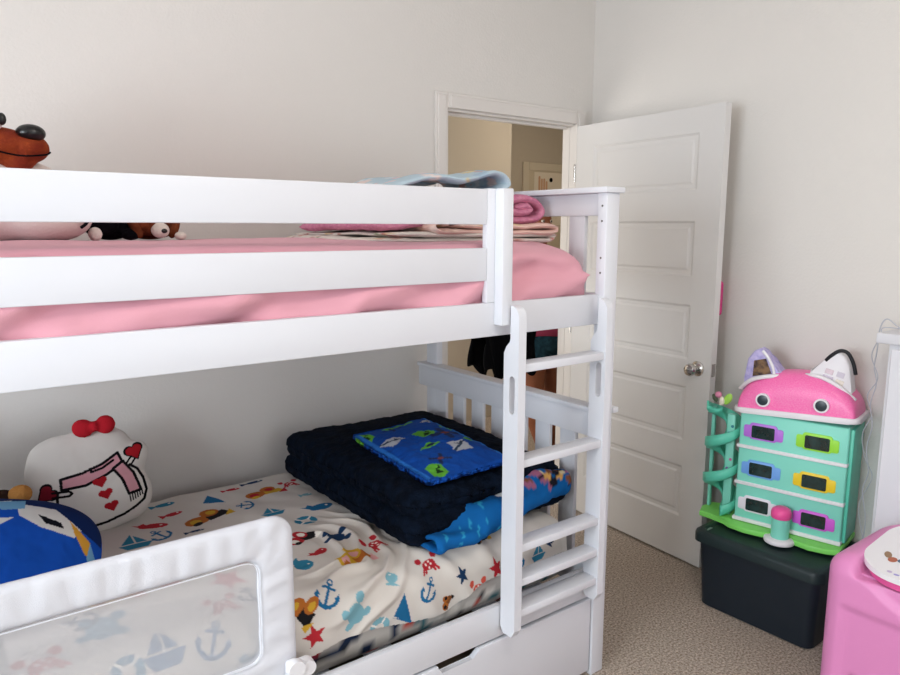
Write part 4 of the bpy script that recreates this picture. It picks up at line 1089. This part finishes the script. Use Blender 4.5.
# ------------------------------------------------------------------ white cabinet by the right wall with light string
cb = thing('cabinet', 'plain white cabinet against the right wall behind the pink toy chest', 'cabinet', (2.74, .6, 0))
bm = BM(); CABM = mat('cabinet_paint', '#dfdfe4', .45, .35); box(bm, 2.625, 2.85, .2, 1.008, 0, 1.135, .004, 2); obj('carcass', bm, CABM, cb, 30)
bm = BM(); box(bm, 2.607, 2.858, .18, 1.045, 1.135, 1.172, .006, 2); obj('top_board', bm, CABM, cb, 30)
bm = BM()
for ya, yb in ((.215, .602), (.608, .995)): box(bm, 2.609, 2.625, ya, yb, .10, 1.12, .003, 1)
obj('door_panel', bm, CABM, cb, 30)
for y in (.575, .635):
    bm = BM(); lathe(bm, [(0, -.02), (.011, -.02), (.013, -.014), (.006, -.006), (.006, 0)], (2.609, y, .7), 16, 'X'); obj('knob', bm, CHROME, cb, 40)
CORD = mat('cord', '#b9bac2', .6, .3)
bm = BM()
tube(bm, [(2.66, .93, 1.176), (2.66, .99, 1.187), (2.66, 1.035, 1.215), (2.66, 1.055, 1.18), (2.67, 1.062, 1.10), (2.68, 1.070, 1.04), (2.68, 1.058, .98), (2.69, 1.075, .90), (2.70, 1.066, .82), (2.71, 1.082, .73), (2.72, 1.072, .64), (2.73, 1.090, .56), (2.73, 1.07, .45), (2.74, 1.08, .30), (2.75, 1.075, .10), (2.76, 1.05, .02)], .0022, 6)
tube(bm, [(2.67, .92, 1.176), (2.665, 1.04, 1.185), (2.665, 1.053, 1.15), (2.67, 1.078, 1.08), (2.68, 1.055, 1.00), (2.69, 1.088, .93), (2.70, 1.072, .86), (2.71, 1.10, .78), (2.72, 1.088, .69), (2.73, 1.062, .62), (2.73, 1.098, .50), (2.74, 1.075, .35), (2.75, 1.085, .12), (2.77, 1.06, .02)], .0018, 6)
o = obj('light_string', bm, CORD, None, 0); tag(o, 'thin pale cord hanging down in loops beside the white cabinet', 'cord')

# pink cloth hung behind the open door
o = obj('cloth_bag', sbox(2.752, 2.79, 1.738, 1.93, 1.145, 1.30, .018, .01), mat('hot_pink_cloth', '#cf4d86', .9, .1, bump=.3), None, 0)
tag(o, 'pink cloth peeking out behind the edge of the open door', 'cloth')

# picture on the far hall door
pc = thing('picture', 'white paper with orange strokes and a black dot on the far hall door', 'picture', (4.66, 4.733, 1.7))
bm = BM(); box(bm, 4.482, 4.90, 4.7310, 4.7345, 1.55, 2.018); ps = obj('paper', bm, mat('paper', '#efe6d6', .7), pc)
for k, x in enumerate((4.545, 4.575, 4.605, 4.635)):
    bm = BM(); prism(bm, rrect(x-.011, x+.011, 1.62, 1.985-.012*(k % 2)-.01*k, .01, 4), 'Y', 4.7296, 4.731); obj('stroke', bm, mat('orange_paint', '#d6ac8c', .7), ps)
bm = BM(); cyl(bm, (4.69, 4.7296, 1.955), (4.69, 4.731, 1.955), .02, n=20); obj('dot', bm, BLKP, ps)

# ------------------------------------------------------------------ person in the hall
pn = thing('person', 'person in pink top and dark denim shorts standing in the hall behind the bunk', 'person', (2.98, 3.02, 0))
SKIN = mat('skin', '#9a5f42', .55, .35, mix='#8d5439', mscale=6); DEN = mat('denim', '#223f4c', .85, .15, mix='#2d5260', mscale=50, bump=.3, bscale=400); PTOP = mat('pink_top', '#b34a66', .9, .1, bump=.2); HAIR = mat('hair', '#15100d', .6, .3, bump=.6, bscale=90)
def skin(name, V_, E_, R_, m, parent, sub=2, root=0):
    org = ORG[parent]
    me = bpy.data.meshes.new(name); me.from_pydata([Vector(v)-org for v in V_], E_, []); me.materials.append(m)
    o = bpy.data.objects.new(name, me); COL.objects.link(o); o.parent = parent; ORG[o] = org
    md = o.modifiers.new('skin', 'SKIN'); md.use_smooth_shade = True
    for i, r in enumerate(R_):
        s = me.skin_vertices[0].data[i]; s.radius = r if hasattr(r, '__len__') else (r, r); s.use_root = (i == root)
    sd = o.modifiers.new('sub', 'SUBSURF'); sd.levels = sub; sd.render_levels = sub
    return o
bx_, by_ = 2.955, 3.02
hand_r = (2.60, 2.93, 1.06); hand_l = (3.20, 2.99, .80)
V_ = [(bx_, by_, .93), (bx_, by_+.005, 1.08), (bx_, by_+.01, 1.22), (bx_, by_+.01, 1.33), (bx_-.035, by_, 1.405), (bx_-.07, by_-.012, 1.465),
      (2.868, by_, .87), (2.865, by_-.01, .70), (2.874, by_-.015, .49), (2.925, by_+.01, .36), (2.985, by_+.01, .20), (3.005, by_+.02, .075), (2.99, by_-.06, .035), (2.985, by_-.13, .025),
      (3.045, by_, .87), (3.05, by_, .70), (3.06, by_-.005, .49), (3.085, by_+.02, .36), (3.11, by_+.03, .20), (3.12, by_+.035, .075), (3.125, by_-.05, .035), (3.13, by_-.12, .025),
      (bx_-.15, by_+.01, 1.335), (2.765, by_-.01, 1.20), (2.745, by_-.02, 1.09), (2.68, by_-.06, 1.07), hand_r,
      (bx_+.15, by_+.01, 1.335), (3.155, by_+.01, 1.20), (3.175, by_+.01, 1.08), (3.19, by_-.01, .94), hand_l]
E_ = [(0, 1), (1, 2), (2, 3), (3, 4), (4, 5), (0, 6), (6, 7), (7, 8), (8, 9), (9, 10), (10, 11), (11, 12), (12, 13), (0, 14), (14, 15), (15, 16), (16, 17), (17, 18), (18, 19), (19, 20), (20, 21), (3, 22), (22, 23), (23, 24), (24, 25), (25, 26), (3, 27), (27, 28), (28, 29), (29, 30), (30, 31)]
R_ = [(.15, .11), (.125, .095), (.135, .10), (.12, .085), (.052, .052), (.05, .05), .095, .085, .060, .060, .045, .036, (.042, .03), (.036, .02), .095, .085, .060, .060, .045, .036, (.042, .03), (.036, .02), .052, .045, .040, .036, .026, .052, .045, .040, .034, .026]
body = skin('body', V_, E_, R_, SKIN, pn)
# hands: palm and five fingers each
def hand(base, d, up, side, parent):
    d = Vector(d).normalized(); up = Vector(up).normalized(); s = d.cross(up).normalized()*side
    b = Vector(base)
    V2 = [b-d*.01, b+d*.045]; E2 = [(0, 1)]; R2 = [(.026, .018), (.034, .014)]
    for k, (off, ln) in enumerate(((-.027, .062), (-.009, .074), (.010, .070), (.027, .055))):
        i = len(V2); p = b+d*.055+s*off
        V2 += [p, p+d*ln*.45-up*.006, p+d*ln*.8-up*ln*.28, p+d*ln*.95-up*ln*.55]; E2 += [(1, i), (i, i+1), (i+1, i+2), (i+2, i+3)]; R2 += [.0095, .0088, .008, .0065]
    i = len(V2); p = b+d*.008-s*.03
    V2 += [p, p+d*.028-s*.014-up*.008, p+d*.05-s*.012-up*.016]; E2 += [(0, i), (i, i+1), (i+1, i+2)]; R2 += [.011, .010, .008]
    skin('hand', V2, E2, R2, SKIN, parent, 2)
hand((2.585, 2.925, 1.06), (-1, -.25, -.15), (0, .1, 1), 1, body)
hand((3.203, 2.985, .775), (.05, -.08, -1), (1, 0, 0), -1, body)
# head
hz = 1.555; hbx = bx_; bx_ = bx_-.085
bm = BM()
hv = ball(bm, (bx_, by_-.02, hz), (.074, .093, .112), None, 40, 30)
for v in bm.verts:
    x, y, z = v.co.x-bx_, v.co.y-(by_-.02), v.co.z-hz
    if z < -.02: v.co.x = bx_+x*(1-.30*sm(.02, .11, -z)); v.co.y += -.006*sm(.02, .1, -z)
    if y < -.05:
        v.co.y -= .020*math.exp(-((x/.013)**2+((z+.022)/.024)**2)); v.co.y += .008*math.exp(-(((abs(x)-.03)/.014)**2+((z-.006)/.013)**2)); v.co.y -= .006*math.exp(-((x/.024)**2+((z+.062)/.012)**2))
for s in (-1, 1): ball(bm, (bx_+s*.075, by_-.012, hz-.005), (.011, .02, .03), None, 14, 10)
hd = obj('head', bm, SKIN, pn, 0)
for s in (-1, 1):
    bm = BM(); ball(bm, (bx_+s*.03, by_-.100, hz+.006), (.013, .008, .008)); e_ = obj('eye', bm, mat('eye_ball', '#e9e4dd', .3), hd, 0)
    bm = BM(); ball(bm, (bx_+s*.03, by_-.1062, hz+.006), (.0055, .003, .0055)); obj('iris', bm, NOSE, e_, 0)
bm = BM(); tube(bm, [(bx_-.022, by_-.108, hz-.058), (bx_-.008, by_-.116, hz-.055), (bx_+.008, by_-.116, hz-.055), (bx_+.022, by_-.108, hz-.058)], [.003, .006, .006, .003], 8); obj('mouth', bm, mat('lips', '#8a4038', .5), hd, 0)
plush_obj('hair', [((bx_, by_+.005, hz+.035), (.086, .10, .098)), ((bx_, by_+.06, hz-.05), (.082, .055, .12)), ((bx_, by_+.07, hz-.16), (.065, .04, .11)), ((bx_-.07, by_+.02, hz-.02), (.022, .05, .085)), ((bx_+.07, by_+.02, hz-.02), (.022, .05, .085))], HAIR, hd, .006, 4)
bx_ = hbx
# clothes: closed shells a little outside the body
def shell(name, secs, m, parent, n=36):
    bm = BM(); rows = []
    for (cx_, cy_, cz_, rx, ry) in secs:
        rows.append([bm.verts.new((cx_+rx*math.cos(2*PI*i/n), cy_+ry*math.sin(2*PI*i/n), cz_+.004*math.sin(5*2*PI*i/n))) for i in range(n)])
    for A, B in zip(rows, rows[1:]):
        for i in range(n): j = (i+1) % n; bm.faces.new((A[i], A[j], B[j], B[i]))
    o = obj(name, bm, m, parent, 0)
    sd = o.modifiers.new('sub', 'SUBSURF'); sd.levels = 1; sd.render_levels = 1
    so = o.modifiers.new('thick', 'SOLIDIFY'); so.thickness = .004
    return o
shell('top', [(bx_, by_, .905, .195, .150), (bx_, by_, .98, .185, .142), (bx_, by_+.005, 1.08, .165, .125), (bx_, by_+.008, 1.2, .172, .128), (bx_, by_+.01, 1.30, .178, .118), (bx_, by_+.01, 1.36, .15, .09), (bx_-.02, by_+.008, 1.39, .085, .07)], PTOP, pn)
for s, sh_, el in ((-1, (bx_-.13, by_+.01, 1.335), (2.775, by_-.005, 1.22)), (1, (bx_+.13, by_+.01, 1.335), (3.15, by_+.01, 1.22))):
    bm = BM(); cyl(bm, sh_, el, .075, .060, 20, caps=False); o = obj('sleeve', bm, PTOP, pn, 0); so = o.modifiers.new('thick', 'SOLIDIFY'); so.thickness = .004
hips = shell('shorts', [(bx_, by_, .80, .17, .128), (bx_, by_, .86, .188, .142), (bx_, by_, .93, .182, .138), (bx_, by_, .96, .172, .132)], DEN, pn)
for hx_ in (2.866, 3.047): shell('shorts_leg', [(hx_, by_-.006, .735, .118, .112), (hx_, by_-.004, .80, .112, .112), (hx_, by_, .88, .10, .115)], DEN, hips)
for ax, fx in ((3.005, 2.985), (3.12, 3.13)):
    plush_obj('shoe', [((ax-.006, by_-.05, .035), (.045, .11, .035)), ((ax, by_+.03, .05), (.042, .05, .05)), ((fx+.003, by_-.13, .026), (.043, .05, .026))], mat('shoe', '#3a3a40', .7), pn, .006, 4)
# dark cloth over the forearm
cl = thing('garment', 'black cloth draped over the forearm of the person in the hall', 'garment', (2.575, 2.95, 1.07))
bm = BM(); rows = []
NX_, NT_ = 60, 40
for i in range(NX_+1):
    x = 2.375+.40*i/NX_; row = []
    f_ = i/NX_
    bot = .742+.026*math.sin(f_*19+.4)+.03*sm(.75, 1, f_)*0-.03*math.sin(f_*3.1)*.3+.03*(sm(.12, 0, f_) if f_ < .12 else 0)
    for j in range(NT_+1):
        t = j/NT_; a = -1+2*t
        drop = max(0, abs(a)-.12)/.88
        z = 1.115-drop*(1.115-bot)- (.02*(abs(a)/.12)**2 if abs(a) < .12 else .02)
        y = 2.955+.055*math.copysign(min(1, abs(a)/.12)**.5, a)+.015*math.sin(x*55+a*2)*drop+.02*a*drop
        side = .05*(1-(1-((2*f_-1)**2))**.5) if True else 0
        row.append(bm.verts.new((x+.045*drop*(1-f_)+(.025*math.sin(z*14) if i in (0, NX_) else .0), y, z)))
    rows.append(row)
for A, B in zip(rows, rows[1:]):
    for j in range(NT_): bm.faces.new((A[j], A[j+1], B[j+1], B[j]))
o = obj('cloth', bm, mat('black_cloth', '#07080b', .95, .08, bump=.3, bscale=120), cl, 0); so = o.modifiers.new('thick', 'SOLIDIFY'); so.thickness = .012
